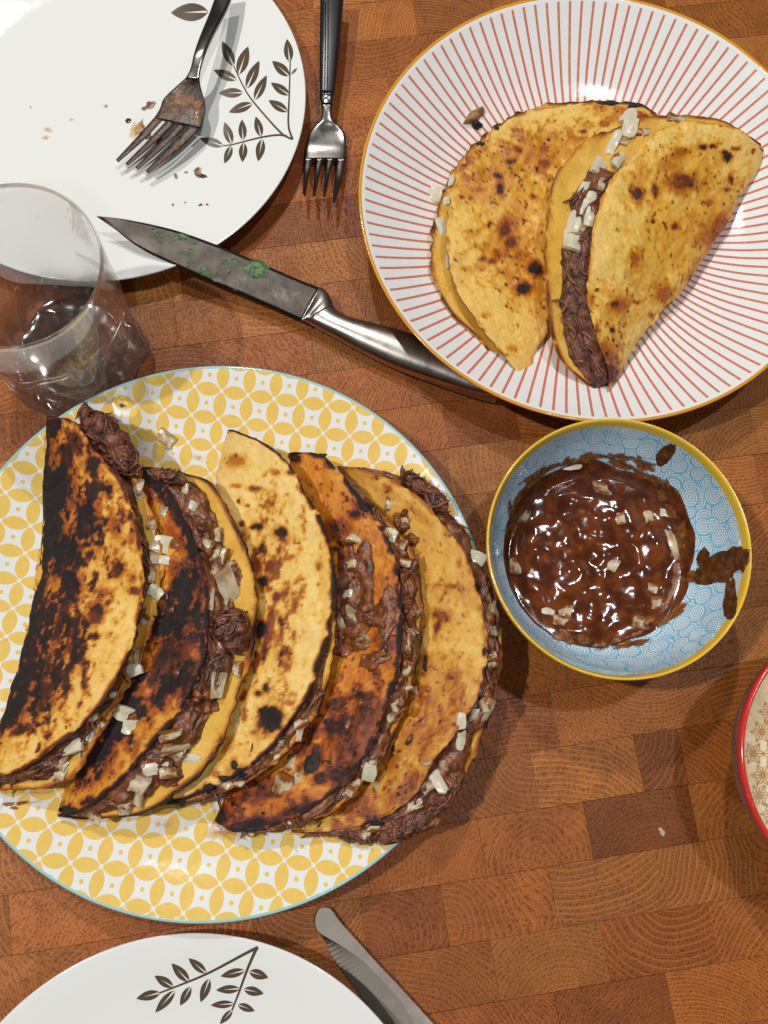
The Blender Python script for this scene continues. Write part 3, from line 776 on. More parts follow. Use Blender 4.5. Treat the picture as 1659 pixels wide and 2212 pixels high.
def filling(root, T3, F3, B3, u0, u1, out=.2, insT=.06, insB=.05, count=55, seed=1, mat=None, amp=.5, drop=.16):
    nu = len(T3); a, b = int(u0 * nu), int(u1 * nu)
    T, F_, B = T3[a:b], F3[a:b], B3[a:b]; n = len(T); up = np.array([0, 0, 1.])
    A = T + (F_ - T) * insT - up * drop; C = B + (F_ - B) * insB + up * .14
    w = np.linspace(-.5, 1.25, 40)[None, :, None]
    wc = np.clip(w, 0, 1)
    P = A[:, None] * (1 - wc) + C[:, None] * wc
    dv = (T + B) / 2 - F_; dv[:, 2] = 0; dv /= np.linalg.norm(dv, axis=1, keepdims=True) + 1e-6
    e = np.clip(np.sin(np.pi * np.linspace(0, 1, n)), 0, 1) ** .35
    lump = fbm(P * .7, 2, seed) * 1.5 + .1
    P = P + dv[:, None] * (out * np.sin(np.pi * wc) * lump[..., None]) * e[:, None, None]
    inw = np.maximum(0, -w) + np.maximum(0, w - 1)
    P = P + (F_ - (T + B) / 2)[:, None] * inw * .55
    G = P; N = normals_of(G.reshape(-1, 3), n, 40)
    if (N[:, 12:26] * dv[:, None]).sum(-1).mean() + N[:, 12:26, 2].mean() < 0: N = -N
    uv_ = np.stack(np.broadcast_arrays(np.linspace(0, n * .055, n)[:, None] * 1.4, np.linspace(0, 16, 40)[None], 0.0 * G[..., 0] + seed), -1)
    dsp = (fbm(G * 1.1, 3, seed + 5) - .5) * amp + (fbm(G * 3.2, 3, seed + 7) - .5) * amp * .4 + (fbm(uv_, 3, seed + 8) - .5) * .28
    G = G + N * (dsp * e[:, None])[..., None]
    N = normals_of(G.reshape(-1, 3), n, 40)
    if N[:, 12:26, 2].mean() < 0: N = -N
    ob = mk('meat_filling', G.reshape(-1, 3), grid(n, 40), mat or M_MEAT, root); FILL[root] = ob
    rng = np.random.default_rng(seed)
    if mat: count = int(count * .45)
    if count:
        v, f = join(strands_on(G[:, 8:34], N[:, 8:34], count, rng)); s = mk('meat_strand', v, f, M_STRAND, ob, bvh=False); s['kind'] = 'stuff'
    return ob
def clump(root, px, py, rx, ry, ang, z, h, seed, mat=None, count=30, name='meat_chunk'):
    """lumpy heap of shredded meat: ellipse in the photo grid, centred at height z"""
    n, m = 44, 26; ph = np.linspace(0, 2 * np.pi, n, endpoint=False); la = np.linspace(-1.45, 1.5, m)
    c = at(px, py, z); k = (CAMH - z) / FPX; ca, sa = math.cos(math.radians(ang)), math.sin(math.radians(ang))
    e1 = np.array([ca, -sa, 0]) * rx * k; e2 = np.array([-sa, -ca, 0]) * ry * k; e3 = np.array([0, 0, h])
    V = c + np.cos(la)[None, :, None] * (np.cos(ph)[:, None, None] * e1 + np.sin(ph)[:, None, None] * e2) + np.sin(la)[None, :, None] * e3
    N = V - c; N /= np.linalg.norm(N, axis=-1, keepdims=True)
    V = V + N * ((fbm(V * 1.1, 3, seed) - .5) * .9 + (fbm(V * 3.4, 3, seed + 2) - .5) * .4)[..., None] * min(1, h * 1.6)
    G = V; ob = mk(name, V.reshape(-1, 3), grid(n, m, cu=True).tolist() + [tuple(i * m + m - 1 for i in range(n))], mat or M_MEAT, root)
    rng = np.random.default_rng(seed)
    if count:
        v, f = join(strands_on(G[:, 6:], N[:, 6:], count, rng, .35, 1.1, .45)); s = mk('meat_strand', v, f, M_STRAND, ob, bvh=False); s['kind'] = 'stuff'

def blob(name, px, py, rx, ry, ang, h, mat, parent=None, rag=.45, seed=1, n=34, m=8, flat=.5, org=None, bvh=True, lift=.012, nz=0.2, zlim=0):
    if h <= .02: rx, ry = rx * 1.25, ry * 1.25
    """heap or smear that follows whatever surface lies under it"""
    ph = np.linspace(0, 2 * np.pi, n, endpoint=False); ca, sa = math.cos(math.radians(ang)), math.sin(math.radians(ang))
    rad = 1 + rag * 2 * (fbm(np.stack([np.cos(ph) * 1.3 + seed * 3.1, np.sin(ph) * 1.3, 0 * ph], -1), 3, seed) - .5) + rag * .8 * (fbm(np.stack([np.cos(ph) * 4 + seed, np.sin(ph) * 4, 0 * ph], -1), 2, seed + 1) - .5)
    P0 = []; NN = []; base = hit(px, py)
    if base is None: return None
    last = base[0][2]
    for i in range(n):
        for j in range(m):
            t = (j + .0) / (m - 1) if j else .02
            x = math.cos(ph[i]) * rx * rad[i] * t; y = math.sin(ph[i]) * ry * rad[i] * t
            hh = hit(px + x * ca - y * sa, py + x * sa + y * ca)
            if abs(hh[0][2] - base[0][2]) > max(.55, h * 2.2, zlim):
                hh = (at(px + x * ca - y * sa, py + x * sa + y * ca, base[0][2]), base[1])
            P0.append(hh[0]); NN.append(hh[1])
    P0 = np.array(P0).reshape(n, m, 3); NN = np.array(NN).reshape(n, m, 3) * .4 + np.array([0, 0, .6]); NN /= np.linalg.norm(NN, axis=-1, keepdims=True)
    t = np.linspace(0, 1, m)
    prof = (1 - t ** (2 + 4 * flat)) ** .6
    hgt = h * prof[None] * (1 + nz * 5 * (fbm(P0 * 2.4, 3, seed + 4) - .5)) + lift
    hgt[:, -1] = -.02
    V = P0 + NN * hgt[..., None]
    F = grid(n, m, cu=True).tolist() + [tuple(i * m for i in range(n))]
    tc = np.broadcast_to(t[None, :, None], (n, m, 1)).reshape(-1, 1) * np.ones((1, 3))
    return mk(name, V.reshape(-1, 3), F, mat, parent, org=org, bvh=bvh, col=tc)

def onion_material(name, stain):
    a = Mat(name, (.78, .74, .62), .30, spec=.5)
    P = a.coord('Generated', 1.0); n = a.noise(P, 1.6, 3); x, y, z = a.sep(P)
    lay = (x * 11.0 + n * 4.0).f('SINE') * .5 + .5
    c = a.mix(lay * .5, (.80, .75, .58) if not stain else (.74, .66, .44), (.66, .58, .38) if not stain else (.58, .47, .26))
    c = a.mix(a.noise(P, .9, 2).step(.5, .75) * .5, c, (.80, .77, .66))
    if stain: c = a.mix(a.noise(P, 1.3, 3).step(.38, .56) * stain, c, (.30, .10, .02))
    a.base(c); a.rough(n * .3 + .08)
    a.b.inputs['Transmission Weight'].default_value = .22; a.b.inputs['IOR'].default_value = 1.38
    a.b.inputs['Subsurface Weight'].default_value = .25; a.b.inputs['Subsurface Radius'].default_value = (.005, .004, .003); a.b.inputs['Subsurface Scale'].default_value = .5
    a.bump(n, .3, .0008)
    return a.m
M_ONION = onion_material('raw_onion', 0.0); M_ONIONS = onion_material('sauced_onion', 1.0); M_ONIONL = onion_material('cooked_onion', .65)
def onion_mesh(seed, m):
    rng = np.random.default_rng(seed); n = 9; T = .36
    x = np.linspace(-.5, .5, n); Xg, Yg = np.meshgrid(x, x, indexing='ij')
    sk = rng.uniform(-.22, .22); tp = rng.uniform(.65, 1.0); cv = rng.uniform(.1, .35)
    q_ = np.stack([Xg * 2 + seed * 3.3, Yg * 2, 0 * Xg], -1); lx = (fbm(q_, 2, seed) - .5) * .24; ly = (fbm(q_, 2, seed + 1) - .5) * .24
    def lay(z, ins):
        s = 1 - ins
        rd = 1 - .5 * (np.abs(Xg) * np.abs(Yg) * 4) ** 2 * .16; xx = Xg * s * rd * (tp + (1 - tp) * (Yg + .5)) + sk * Yg + lx; yy = Yg * s * rd + ly
        return np.stack([xx, yy, z - cv * Xg ** 2 * 1.4 + .05 * np.sin(Yg * 5 + seed)], -1).reshape(-1, 3)
    V = np.vstack([lay(-T / 2, .07), lay(-T / 2 + .05, 0), lay(T / 2 - .05, 0), lay(T / 2, .07)])
    k = n * n; F = grid(n, n, flip=True).tolist() + grid(n, n, base=3 * k).tolist()
    per = [i * n for i in range(n)] + [(n - 1) * n + j for j in range(1, n)] + [i * n + n - 1 for i in range(n - 2, -1, -1)] + [j for j in range(n - 2, 0, -1)]
    for l in range(3):
        for a, b in zip(per, per[1:] + per[:1]): F.append((a + l * k, b + l * k, b + (l + 1) * k, a + (l + 1) * k))
    V += (rng.random(V.shape) - .5) * .010
    me = bpy.data.meshes.new('onion_piece'); me.from_pydata((V * CM).tolist(), [], F); me.materials.append(m)
    me.update()
    return me
ONI = {k: [onion_mesh(s + 10 * i, m) for s in range(9)] for i, (k, m) in enumerate((('w', M_ONION), ('s', M_ONIONS), ('l', M_ONIONL)))}
_oc = [0]
def onion(parent, px, py, w, h, ang=0, kind='w', z=None, tilt=.45, th=1.0, lift=-.03):
    """one diced piece; w,h = size in the photo grid, lying on the surface under (px,py)"""
    if z is None:
        r = hit(px, py); p, nn = r[0], r[1]
    else: p, nn = at(px, py, z), np.array([0, 0, 1.])
    k = (CAMH - p[2]) / FPX
    _oc[0] += 1; rng = random.Random(_oc[0] * 7)
    o = bpy.data.objects.new('onion_piece', rng.choice(ONI[kind])); COL.objects.link(o)
    nn = np.array(nn) * .6 + np.array([0, 0, .6]) + np.array([rng.uniform(-tilt, tilt), rng.uniform(-tilt, tilt), 0]); nn /= np.linalg.norm(nn)
    a = -math.radians(ang); xx = np.array([math.cos(a), math.sin(a), 0]); xx = xx - nn * (xx @ nn); xx /= np.linalg.norm(xx); yy = np.cross(nn, xx)
    o0 = ORG[parent] if parent is not None else np.zeros(3)
    t = max(.32, min(.7, min(w, h) * k * .85)) * th
    pos = p + nn * (t * .36 * .5 * .6 + lift) - o0
    Mx = Matrix(np.stack([xx, yy, nn], 1).tolist()).to_4x4(); Mx.translation = Vector((pos * CM).tolist())
    if parent is not None: o.parent = FILL.get(parent, parent)
    o.matrix_local = Mx @ Matrix.Diagonal((w * k * 1.06, h * k * 1.04, t * 1.1, 1))
    ORG[o] = o0
    return o

def with_z(pts, z):
    n = len(pts); zz = np.interp(np.linspace(0, 1, n), np.linspace(0, 1, len(z)), z)
    return [(p[0], p[1], float(q)) for p, q in zip(pts, zz)]

GRP = 'folded tacos in the row on the yellow plate'
# --- taco 5 (right end)
t5 = thing('taco', 'golden folded taco at the right end of the row, hanging over the plate edge', 'taco', at(900, 1400, 1.2), GRP)
T = with_z(C4([(650, 293), (740, 300), (850, 330), (960, 380), (1060, 450), (1130, 530), (1190, 600), (1240, 680), (1300, 800), (1340, 950), (1365, 1080), (1372, 1200), (1350, 1330), (1320, 1440), (1270, 1500), (1215, 1580), (1165, 1660), (1105, 1730), (1070, 1810), (1000, 1900), (920, 1960), (820, 2010), (700, 2040), (560, 2060), (428, 2056)]), [2.7, 3.7, 4.3, 4.5, 4.4, 3.7, 2.5])
Fo = with_z(C4([(650, 295), (740, 420), (830, 600), (900, 800), (930, 1000), (920, 1200), (870, 1400), (780, 1600), (660, 1800), (520, 1960), (428, 2056)]), [2.2, 2.0, 2.0, 2.0, 2.1])
B = with_z(C4([(655, 292), (800, 300), (980, 350), (1120, 450), (1220, 560), (1290, 680), (1360, 800), (1405, 900), (1435, 1020), (1443, 1150), (1435, 1280), (1405, 1420), (1375, 1530), (1335, 1640), (1280, 1760), (1200, 1870), (1120, 1960), (1020, 2020), (900, 2060), (760, 2085), (600, 2080), (430, 2060)]), [2.4, 2.9, 3.1, 3.15, 3.1, 2.9, 2.3])
sp5 = C4([(900, 400, 9, 8, 0, .55), (1150, 1015, 22, 12, 20, .62), (1135, 1062, 8, 20, 15, .7), (1205, 870, 14, 5, 0, .6), (1130, 862, 12, 4, 0, .5), (1290, 1490, 26, 22, 0, .45), (1000, 1600, 50, 26, 20, .42),
          (750, 1950, 30, 26, 0, .62), (850, 2020, 40, 14, -10, .9), (980, 1860, 34, 12, -40, .5), (1180, 620, 9, 6, 0, .42), (1110, 1580, 40, 12, -30, .5), (840, 340, 10, 6, 0, .5), (1240, 760, 6, 10, 0, .45),
          (1075, 1240, 5, 22, 5, .85), (1360, 1180, 5, 12, 0, .85), (690, 1900, 20, 10, 0, .5), (1040, 520, 30, 8, 40, .35), (900, 1720, 20, 14, 0, .5)])
sp5 = [(x, y, a, b, c, d) for x, y, a, b, c, d in sp5]
to5 = C4([(1100, 800, 120, 180, 0, .35), (1150, 1450, 130, 110, 0, .6), (900, 1850, 140, 90, -30, .75), (800, 400, 90, 40, 30, .3)])
r5 = tortilla(t5, T, Fo, B, sp5, to5, dict(seed=5, t0=.08, tn=.2, rim=.5, rimw=.2, bt=.55, bb=.25, mott=.46, mzone=C4([(1080, 1480, 120, 90, -20, .9), (850, 1900, 130, 70, -20, 1.0), (1150, 900, 80, 60, 0, .6)]), wett=.5, wet=.35, tint=(.90, .84, .72), brim=.9, speck=.4, jag=.3))
filling(t5, *r5, .04, .985, out=.42, count=105, seed=55, amp=.8, mat=M_STEW, insT=.1)
clump(t5, *C4([(1060, 395)])[0][:2], 62, 17, 40, 3.4, .4, 551)
clump(t5, *C4([(1135, 470)])[0][:2], 30, 18, 35, 3.5, .35, 552, count=15)
clump(t5, *C4([(1000, 2020)])[0][:2], 70, 24, -25, 3.0, .45, 553, count=45)
clump(t5, *C4([(1180, 1850)])[0][:2], 52, 24, -55, 3.2, .45, 554, count=35)
clump(t5, *C4([(770, 2085)])[0][:2], 48, 10, 6, 2.6, .3, 555, count=20)
# --- taco 4 (orange)
t4 = thing('taco', 'deep orange taco with sauce and onion on top, second from right in the row', 'taco', at(740, 1400, 1.2), GRP)
T = with_z(C4([(413, 232), (470, 222), (545, 225), (610, 268), (680, 340), (750, 430), (820, 520), (880, 610), (920, 700), (945, 800), (957, 950), (955, 1100), (945, 1250), (920, 1350), (880, 1480), (820, 1620), (760, 1720), (700, 1810), (600, 1890), (480, 1965), (400, 2010), (250, 2052), (130, 2050), (58, 2000)]), [2.8, 3.9, 4.6, 4.8, 4.6, 3.8, 2.4])
Fo = with_z(C4([(413, 236), (440, 420), (480, 650), (500, 900), (490, 1100), (440, 1300), (360, 1500), (250, 1680), (130, 1850), (58, 1998)]), [2.3, 2.0, 1.9, 1.9, 2.0])
B = with_z(C4([(416, 236), (535, 240), (640, 315), (790, 440), (910, 560), (1010, 690), (1050, 850), (1060, 1000), (1050, 1150), (1020, 1320), (960, 1520), (870, 1700), (760, 1850), (640, 1960), (480, 2020), (300, 2060), (150, 2060), (60, 2005)]), [2.6, 3.4, 3.85, 3.9, 3.8, 3.2, 2.2])
sp4 = C4([(800, 490, 26, 16, 20, .95), (740, 520, 14, 8, 0, .9), (550, 232, 26, 8, 10, .95), (640, 1560, 24, 16, 0, .85), (720, 1640, 46, 52, 0, .6), (530, 1720, 18, 30, 30, .9), (780, 1400, 26, 9, 0, .8), (560, 1800, 16, 14, 0, .8),
          (820, 1500, 30, 22, 0, .62), (650, 1450, 16, 10, 0, .7), (240, 2020, 70, 12, -5, .95), (90, 1990, 16, 18, 0, .9), (430, 1960, 36, 10, -25, .85), (690, 1790, 20, 26, 30, .9), (640, 590, 26, 16, 0, .6), (450, 250, 14, 10, 0, .85),
          (900, 1480, 12, 40, 15, .85), (880, 1150, 16, 30, 0, .5), (500, 1620, 12, 30, 30, .7), (300, 1850, 40, 16, -20, .6), (230, 1900, 18, 10, 0, .5), (640, 690, 6, 6, 0, .9)])
to4 = C4([(640, 600, 120, 110, 0, .4), (820, 1100, 60, 180, 0, .6), (700, 1600, 120, 110, 0, .6), (250, 1930, 170, 70, 0, .6), (560, 350, 60, 40, 30, .2)])
r4 = tortilla(t4, T, Fo, B, sp4, to4, dict(seed=4, t0=.25, tn=.22, rim=1.0, rimw=.26, rimadd=.06, bt=.55, wet=.4, wett=.4, tint=(1, .80, .50), speck=.5, jag=.3, brim=.95, mott=.58, mzone=C4([(700, 1580, 100, 120, 20, 1.0), (260, 1930, 130, 50, 0, .9), (880, 1200, 40, 120, 0, .8), (640, 640, 60, 50, 0, .8)])))
filling(t4, *r4, .05, .97, out=.34, count=85, seed=44, amp=.75, mat=M_STEW)
# --- taco 3 (pale, scorched spots)
t3 = thing('taco', 'pale speckled taco with round scorch marks in the middle of the row', 'taco', at(560, 1300, 1.2), GRP)
T = with_z(C4([(120, 118), (160, 120), (220, 142), (300, 180), (380, 240), (440, 310), (500, 420), (560, 530), (600, 640), (630, 770), (636, 870), (622, 1010), (600, 1130), (560, 1240), (520, 1370), (460, 1480), (380, 1590), (280, 1700), (150, 1790), (30, 1850), (-90, 1905), (-205, 1922)]), [2.9, 4.0, 4.9, 5.1, 4.9, 4.0, 2.6])
Fo = with_z(C4([(120, 120), (85, 250), (62, 400), (45, 560), (40, 750), (30, 950), (0, 1150), (-50, 1400), (-110, 1650), (-205, 1920)]), [2.4, 2.0, 1.9, 1.9, 2.2])
B = with_z(C4([(122, 122), (215, 165), (340, 250), (440, 350), (540, 510), (600, 640), (632, 770), (645, 900), (645, 1040), (640, 1180), (610, 1330), (550, 1480), (460, 1620), (340, 1740), (200, 1830), (50, 1890), (-80, 1925), (-200, 1926)]), [2.7, 3.7, 4.25, 4.35, 4.2, 3.5, 2.4])
sp3 = C4([(165, 262, 20, 12, 10, .45), (130, 275, 10, 8, 0, .4), (350, 318, 12, 8, 0, .5), (245, 398, 17, 6, 5, .64), (160, 385, 14, 5, 0, .45), (172, 460, 4, 5, 0, .9), (215, 480, 5, 4, 0, .8), (280, 480, 4, 4, 0, .8), (185, 570, 8, 7, 0, .72), (262, 582, 18, 8, -5, .85), (375, 612, 16, 14, 0, .9),
          (283, 690, 8, 12, 10, .92), (285, 850, 14, 16, 0, .95), (352, 920, 9, 13, 0, .78), (278, 1085, 15, 26, 5, 1.0), (376, 1040, 7, 15, 0, .75), (380, 1050, 8, 8, 0, .8), (298, 1195, 7, 14, 10, .7), (305, 1358, 8, 9, 0, .9), (268, 1390, 9, 8, 0, .72), (198, 1400, 10, 14, 0, .6), (320, 1522, 28, 32, 0, 1.05),
          (405, 735, 20, 6, -20, .48), (390, 1200, 16, 14, 0, .46), (185, 1790, 26, 20, 20, 1.0), (30, 1850, 14, 12, 0, 1.05), (150, 1735, 8, 12, 0, .95), (120, 1810, 16, 12, 0, .8), (230, 1150, 8, 14, 0, .5), (240, 760, 10, 16, 0, .5), (330, 780, 8, 10, 0, .5), (250, 930, 10, 20, 0, .5), (210, 1270, 8, 16, 0, .5),
          (560, 770, 9, 7, 0, .5), (555, 860, 4, 4, 0, .6), (430, 320, 10, 7, 0, .6), (470, 690, 6, 5, 0, .4), (200, 1500, 8, 14, 0, .6), (350, 1000, 10, 8, 0, .5), (120, 1640, 10, 16, 20, .45), (-80, 1905, 28, 9, -10, 1.0), (-150, 1918, 22, 8, 0, 1.0), (60, 1780, 12, 8, 0, .5)])
to3 = C4([(300, 950, 80, 210, 5, .28), (150, 270, 40, 20, 0, .3), (600, 800, 20, 220, 0, .5), (180, 1700, 60, 60, 0, .35)])
r3 = tortilla(t3, T, Fo, B, sp3, to3, dict(seed=3, t0=.015, tn=.13, rim=1.0, rimw=.2, rimadd=.18, bt=.6, wet=.3, wett=.1, speck=.3, spf=4.2, srough=.42, mott=.56, mzone=C4([(300, 950, 85, 230, 5, 1.0)]), tint=(1.03, 1.05, 1.12), itint=(.95, .9, .62)))
filling(t3, *r3, .35, .93, out=.25, count=60, seed=33, amp=.6, mat=M_STEW)
# --- taco 2 (black stripe)
t2 = thing('taco', 'orange taco with a broad black burnt stripe, second from the left of the row', 'taco', at(340, 1400, 1.2), GRP)
T = with_z(C3([(640, 508), (680, 535), (725, 562), (790, 650), (850, 770), (900, 880), (938, 1020), (950, 1150), (945, 1280), (930, 1420), (880, 1530), (800, 1660), (690, 1790), (570, 1930), (450, 2040), (350, 2100), (266, 2110)]), [2.9, 4.2, 5.1, 5.3, 5.0, 4.1, 2.5])
Fo = with_z(C3([(640, 512), (590, 700), (550, 950), (500, 1200), (430, 1450), (370, 1700), (305, 1950), (264, 2106)]), [2.4, 2.1, 2.0, 2.0, 2.1])
B = with_z(C3([(645, 508), (760, 520), (880, 548), (955, 575), (1015, 645), (1080, 770), (1140, 900), (1175, 1020), (1180, 1150), (1168, 1280), (1140, 1420), (1100, 1560), (1060, 1680), (1000, 1810), (920, 1920), (820, 1995), (740, 2060), (640, 2105), (500, 2122), (370, 2125), (270, 2113)]), [2.7, 3.7, 4.3, 4.4, 4.2, 3.4, 2.3])
sp2 = C3([(720, 600, 16, 40, -35, .98), (800, 700, 14, 50, -30, .95), (870, 850, 14, 40, -20, .98), (845, 1090, 34, 80, 12, 1.05), (800, 1190, 44, 64, 20, 1.05), (760, 1230, 40, 36, 0, 1.05), (900, 1180, 18, 60, 0, .95), (780, 1330, 24, 40, 20, .85), (735, 1400, 14, 34, 25, .8), (700, 1480, 14, 26, 20, .85),
          (790, 1500, 50, 30, -40, .98), (850, 1480, 34, 40, 0, 1.0), (580, 1620, 44, 54, 20, 1.02), (520, 1700, 44, 60, 35, 1.02), (440, 1830, 34, 66, 35, 1.02), (640, 1650, 12, 14, 0, 1.0), (630, 1500, 16, 30, 20, .95), (720, 1580, 24, 22, 0, .85), (380, 1950, 16, 28, 25, .7), (310, 2085, 28, 14, 15, 1.0), (400, 2045, 20, 9, -20, .95),
          (690, 640, 10, 14, 0, .8), (930, 1320, 8, 50, 0, .95), (870, 1560, 30, 20, 0, .9), (800, 830, 12, 40, -20, .55), (690, 1790, 12, 7, 0, .7), (460, 2030, 16, 6, -30, .7), (770, 1740, 8, 8, 0, .6)])
to2 = C3([(880, 1000, 60, 160, 0, .7), (820, 1420, 90, 90, 0, .7), (620, 1650, 110, 120, 30, .3), (720, 700, 40, 90, -30, .7), (500, 1950, 80, 60, 0, .35)])
r2 = tortilla(t2, T, Fo, B, sp2, to2, dict(seed=2, srough=.85, t0=.16, tn=.2, rim=1.0, rimw=.24, rimadd=.1, bt=.55, wet=.3, wett=.2, speck=.4, mott=.5, mzone=C3([(780, 1330, 80, 140, 10, 1.0), (560, 1750, 70, 120, 35, .8)]), tint=(1, .87, .60), brim=1.0, brimadd=.3, itint=(.92, .84, .50)))
filling(t2, *r2, .03, .96, out=.18, count=75, seed=22, amp=.7, mat=M_STEW, insT=.05, insB=.15)
clump(t2, *C3([(770, 555)])[0][:2], 44, 14, 15, 3.9, .35, 221, count=18)
clump(t2, *C3([(1060, 1260)])[0][:2], 50, 36, 30, 4.6, .55, 222, count=40)
clump(t2, *C3([(990, 1450)])[0][:2], 28, 50, 20, 4.4, .4, 223, count=20)
# --- taco 1 (left end)
t1_ = thing('taco', 'heavily blackened folded taco at the left end of the row', 'taco', at(160, 1400, 1.2), GRP)
T = with_z(C3([(213, 278), (250, 282), (310, 290), (370, 340), (430, 430), (500, 510), (560, 600), (615, 760), (650, 900), (657, 1020), (642, 1200), (600, 1350), (530, 1500), (430, 1640), (330, 1730), (240, 1800), (150, 1870), (60, 1915), (-20, 1925), (-70, 1900)]), [3.0, 4.3, 5.2, 5.4, 5.2, 4.4, 3.0])
Fo = with_z(C3([(212, 280), (205, 450), (200, 650), (190, 820), (170, 1000), (145, 1150), (95, 1380), (40, 1570), (-10, 1720), (-70, 1895)]), [2.8, 2.5, 2.5, 2.6, 2.9])
B = with_z(C3([(220, 280), (330, 300), (450, 360), (560, 450), (650, 590), (715, 760), (755, 940), (742, 1080), (705, 1230), (640, 1390), (560, 1560), (480, 1700), (410, 1830), (335, 1930), (225, 1978), (100, 1990), (-10, 1985), (-72, 1905)]), [2.9, 3.7, 4.2, 4.3, 4.1, 3.5, 2.7])
sp1 = C3([(190, 560, 20, 280, 4, 1.0), (165, 1000, 22, 200, 8, 1.0), (80, 1400, 24, 200, 14, .98), (235, 330, 24, 34, 0, 1.0), (250, 640, 40, 80, 5, 1.03), (240, 780, 30, 60, 0, .98), (390, 740, 26, 46, -10, 1.03), (380, 810, 20, 24, 0, 1.0), (500, 615, 10, 14, 0, .95), (285, 890, 36, 50, 0, 1.02), (325, 1040, 20, 46, -8, 1.03), (280, 960, 24, 40, 0, .95), (185, 1020, 18, 80, 8, .95), (205, 900, 16, 60, 0, 1.0),
          (540, 980, 12, 18, 20, .82), (440, 1180, 17, 24, 30, .88), (390, 1220, 20, 10, 0, .7), (130, 1320, 20, 60, 12, .98), (440, 1288, 8, 8, 0, .9), (605, 1030, 11, 8, 0, .55), (618, 1078, 13, 10, 0, .7), (115, 1480, 26, 90, 18, .95), (60, 1620, 22, 56, 20, .98), (200, 1560, 18, 40, 20, .78), (210, 1440, 16, 40, 20, .8),
          (300, 1150, 14, 30, 15, .8), (270, 1260, 14, 36, 15, .8), (335, 1330, 16, 30, 20, .7), (185, 1200, 16, 50, 10, .9), (430, 500, 22, 20, -30, .9), (340, 400, 16, 30, -30, .75), (300, 480, 18, 40, 0, .85), (595, 740, 6, 9, 0, .85), (520, 770, 12, 26, -15, .55), (345, 600, 14, 40, 0, .55), (455, 700, 8, 20, 0, .5), (90, 1720, 40, 10, -20, .8), (360, 880, 14, 14, 0, .7),
          (330, 1530, 6, 6, 0, .55), (455, 780, 8, 12, 0, .6), (425, 640, 8, 20, 0, .5), (480, 1090, 20, 12, 0, .6), (20, 1680, 10, 30, 20, 1.0), (600, 850, 8, 10, 0, .55), (570, 860, 5, 5, 0, .6)])
to1 = C3([(300, 800, 130, 250, 0, .7), (220, 1300, 90, 200, 15, .75), (100, 1550, 60, 100, 20, .7), (440, 560, 60, 80, -30, .5), (560, 900, 40, 100, 0, .25)])
r1 = tortilla(t1_, T, Fo, B, sp1, to1, dict(seed=11, t0=.05, tn=.16, rim=.8, rimw=.18, bt=.62, rf=.4, wet=.05, wett=.08, speck=.35, mott=.75, mzone=C3([(290, 900, 130, 320, 5, 1.0), (200, 1380, 110, 200, 15, 1.0), (520, 850, 60, 130, 0, .5)]), tint=(1.02, .98, .95), brim=.6, itint=(.9, .8, .5)))
filling(t1_, *r1, .03, .98, out=.2, count=75, seed=12, amp=.6, insB=.12)
clump(t1_, *C3([(490, 360)])[0][:2], 60, 36, 42, 4.2, .6, 121, count=45)
clump(t1_, *C3([(590, 470)])[0][:2], 24, 44, -30, 4.3, .5, 122, count=20)
clump(t1_, *C3([(395, 285)])[0][:2], 10, 24, 0, 4.1, .25, 123, count=8)
clump(t1_, *C3([(180, 1900)])[0][:2], 56, 16, -20, 3.3, .35, 124, count=15)

# --- two tacos on the red-lined plate
GR2 = 'tacos on the red-lined plate'
ta = thing('taco', 'golden brown taco lying flat under the other one on the red-lined plate', 'taco', at(1060, 520, .8), GR2)
T = with_z(C2([(1225, 448), (1120, 425), (1000, 405), (880, 408), (770, 425), (680, 455), (600, 500), (530, 560), (470, 640), (430, 740), (408, 850), (410, 960), (430, 1080), (480, 1180), (560, 1300), (640, 1400), (700, 1470)]), [1.9, 2.6, 3.0, 3.2, 3.1, 2.8, 2.0])
Fo = with_z(C2([(1225, 450), (1130, 600), (1010, 800), (920, 980), (860, 1120), (803, 1230), (798, 1295), (745, 1375), (738, 1425), (700, 1470)]), [1.6, 1.35, 1.35, 1.35, 1.7])
B = with_z(C2([(1222, 440), (1160, 405), (1050, 396), (920, 398), (790, 410), (690, 440), (600, 490), (510, 565), (450, 640), (400, 720), (362, 830), (342, 950), (343, 1060), (380, 1160), (430, 1235), (510, 1310), (580, 1390), (640, 1445), (700, 1472)]), [1.8, 1.9, 2.0, 2.0, 2.0, 1.9, 1.7])
spa = C2([(655, 630, 10, 6, 0, .85), (605, 685, 10, 6, 20, .9), (617, 738, 8, 14, -10, .9), (680, 578, 10, 7, 0, .58), (785, 583, 7, 6, 0, .6), (790, 637, 9, 7, 0, .66), (935, 513, 10, 4, 0, .65), (635, 890, 14, 22, 20, .72), (655, 945, 12, 12, 0, .7), (600, 990, 8, 9, 0, .6), (640, 985, 6, 10, 0, .6), (752, 1047, 17, 13, 30, 1.05), (708, 1127, 16, 13, -20, .95),
          (580, 1020, 8, 6, 0, .7), (548, 1008, 7, 5, 0, .65), (530, 740, 12, 5, 0, .5), (465, 770, 5, 4, 0, .7), (500, 775, 6, 4, 0, .6), (570, 875, 5, 5, 0, .7), (545, 1050, 8, 5, 0, .4), (640, 1385, 5, 4, 0, .6), (655, 1360, 12, 8, 0, .35), (470, 620, 26, 12, -50, .62), (1150, 450, 30, 12, 20, .6), (1020, 480, 16, 9, 0, .5), (480, 690, 14, 8, 0, .45), (740, 770, 5, 4, 0, .7), (690, 930, 4, 6, 0, .5),
          (560, 1230, 12, 6, 0, .3), (470, 1050, 7, 5, 0, .3), (700, 1000, 14, 9, 0, .4)])
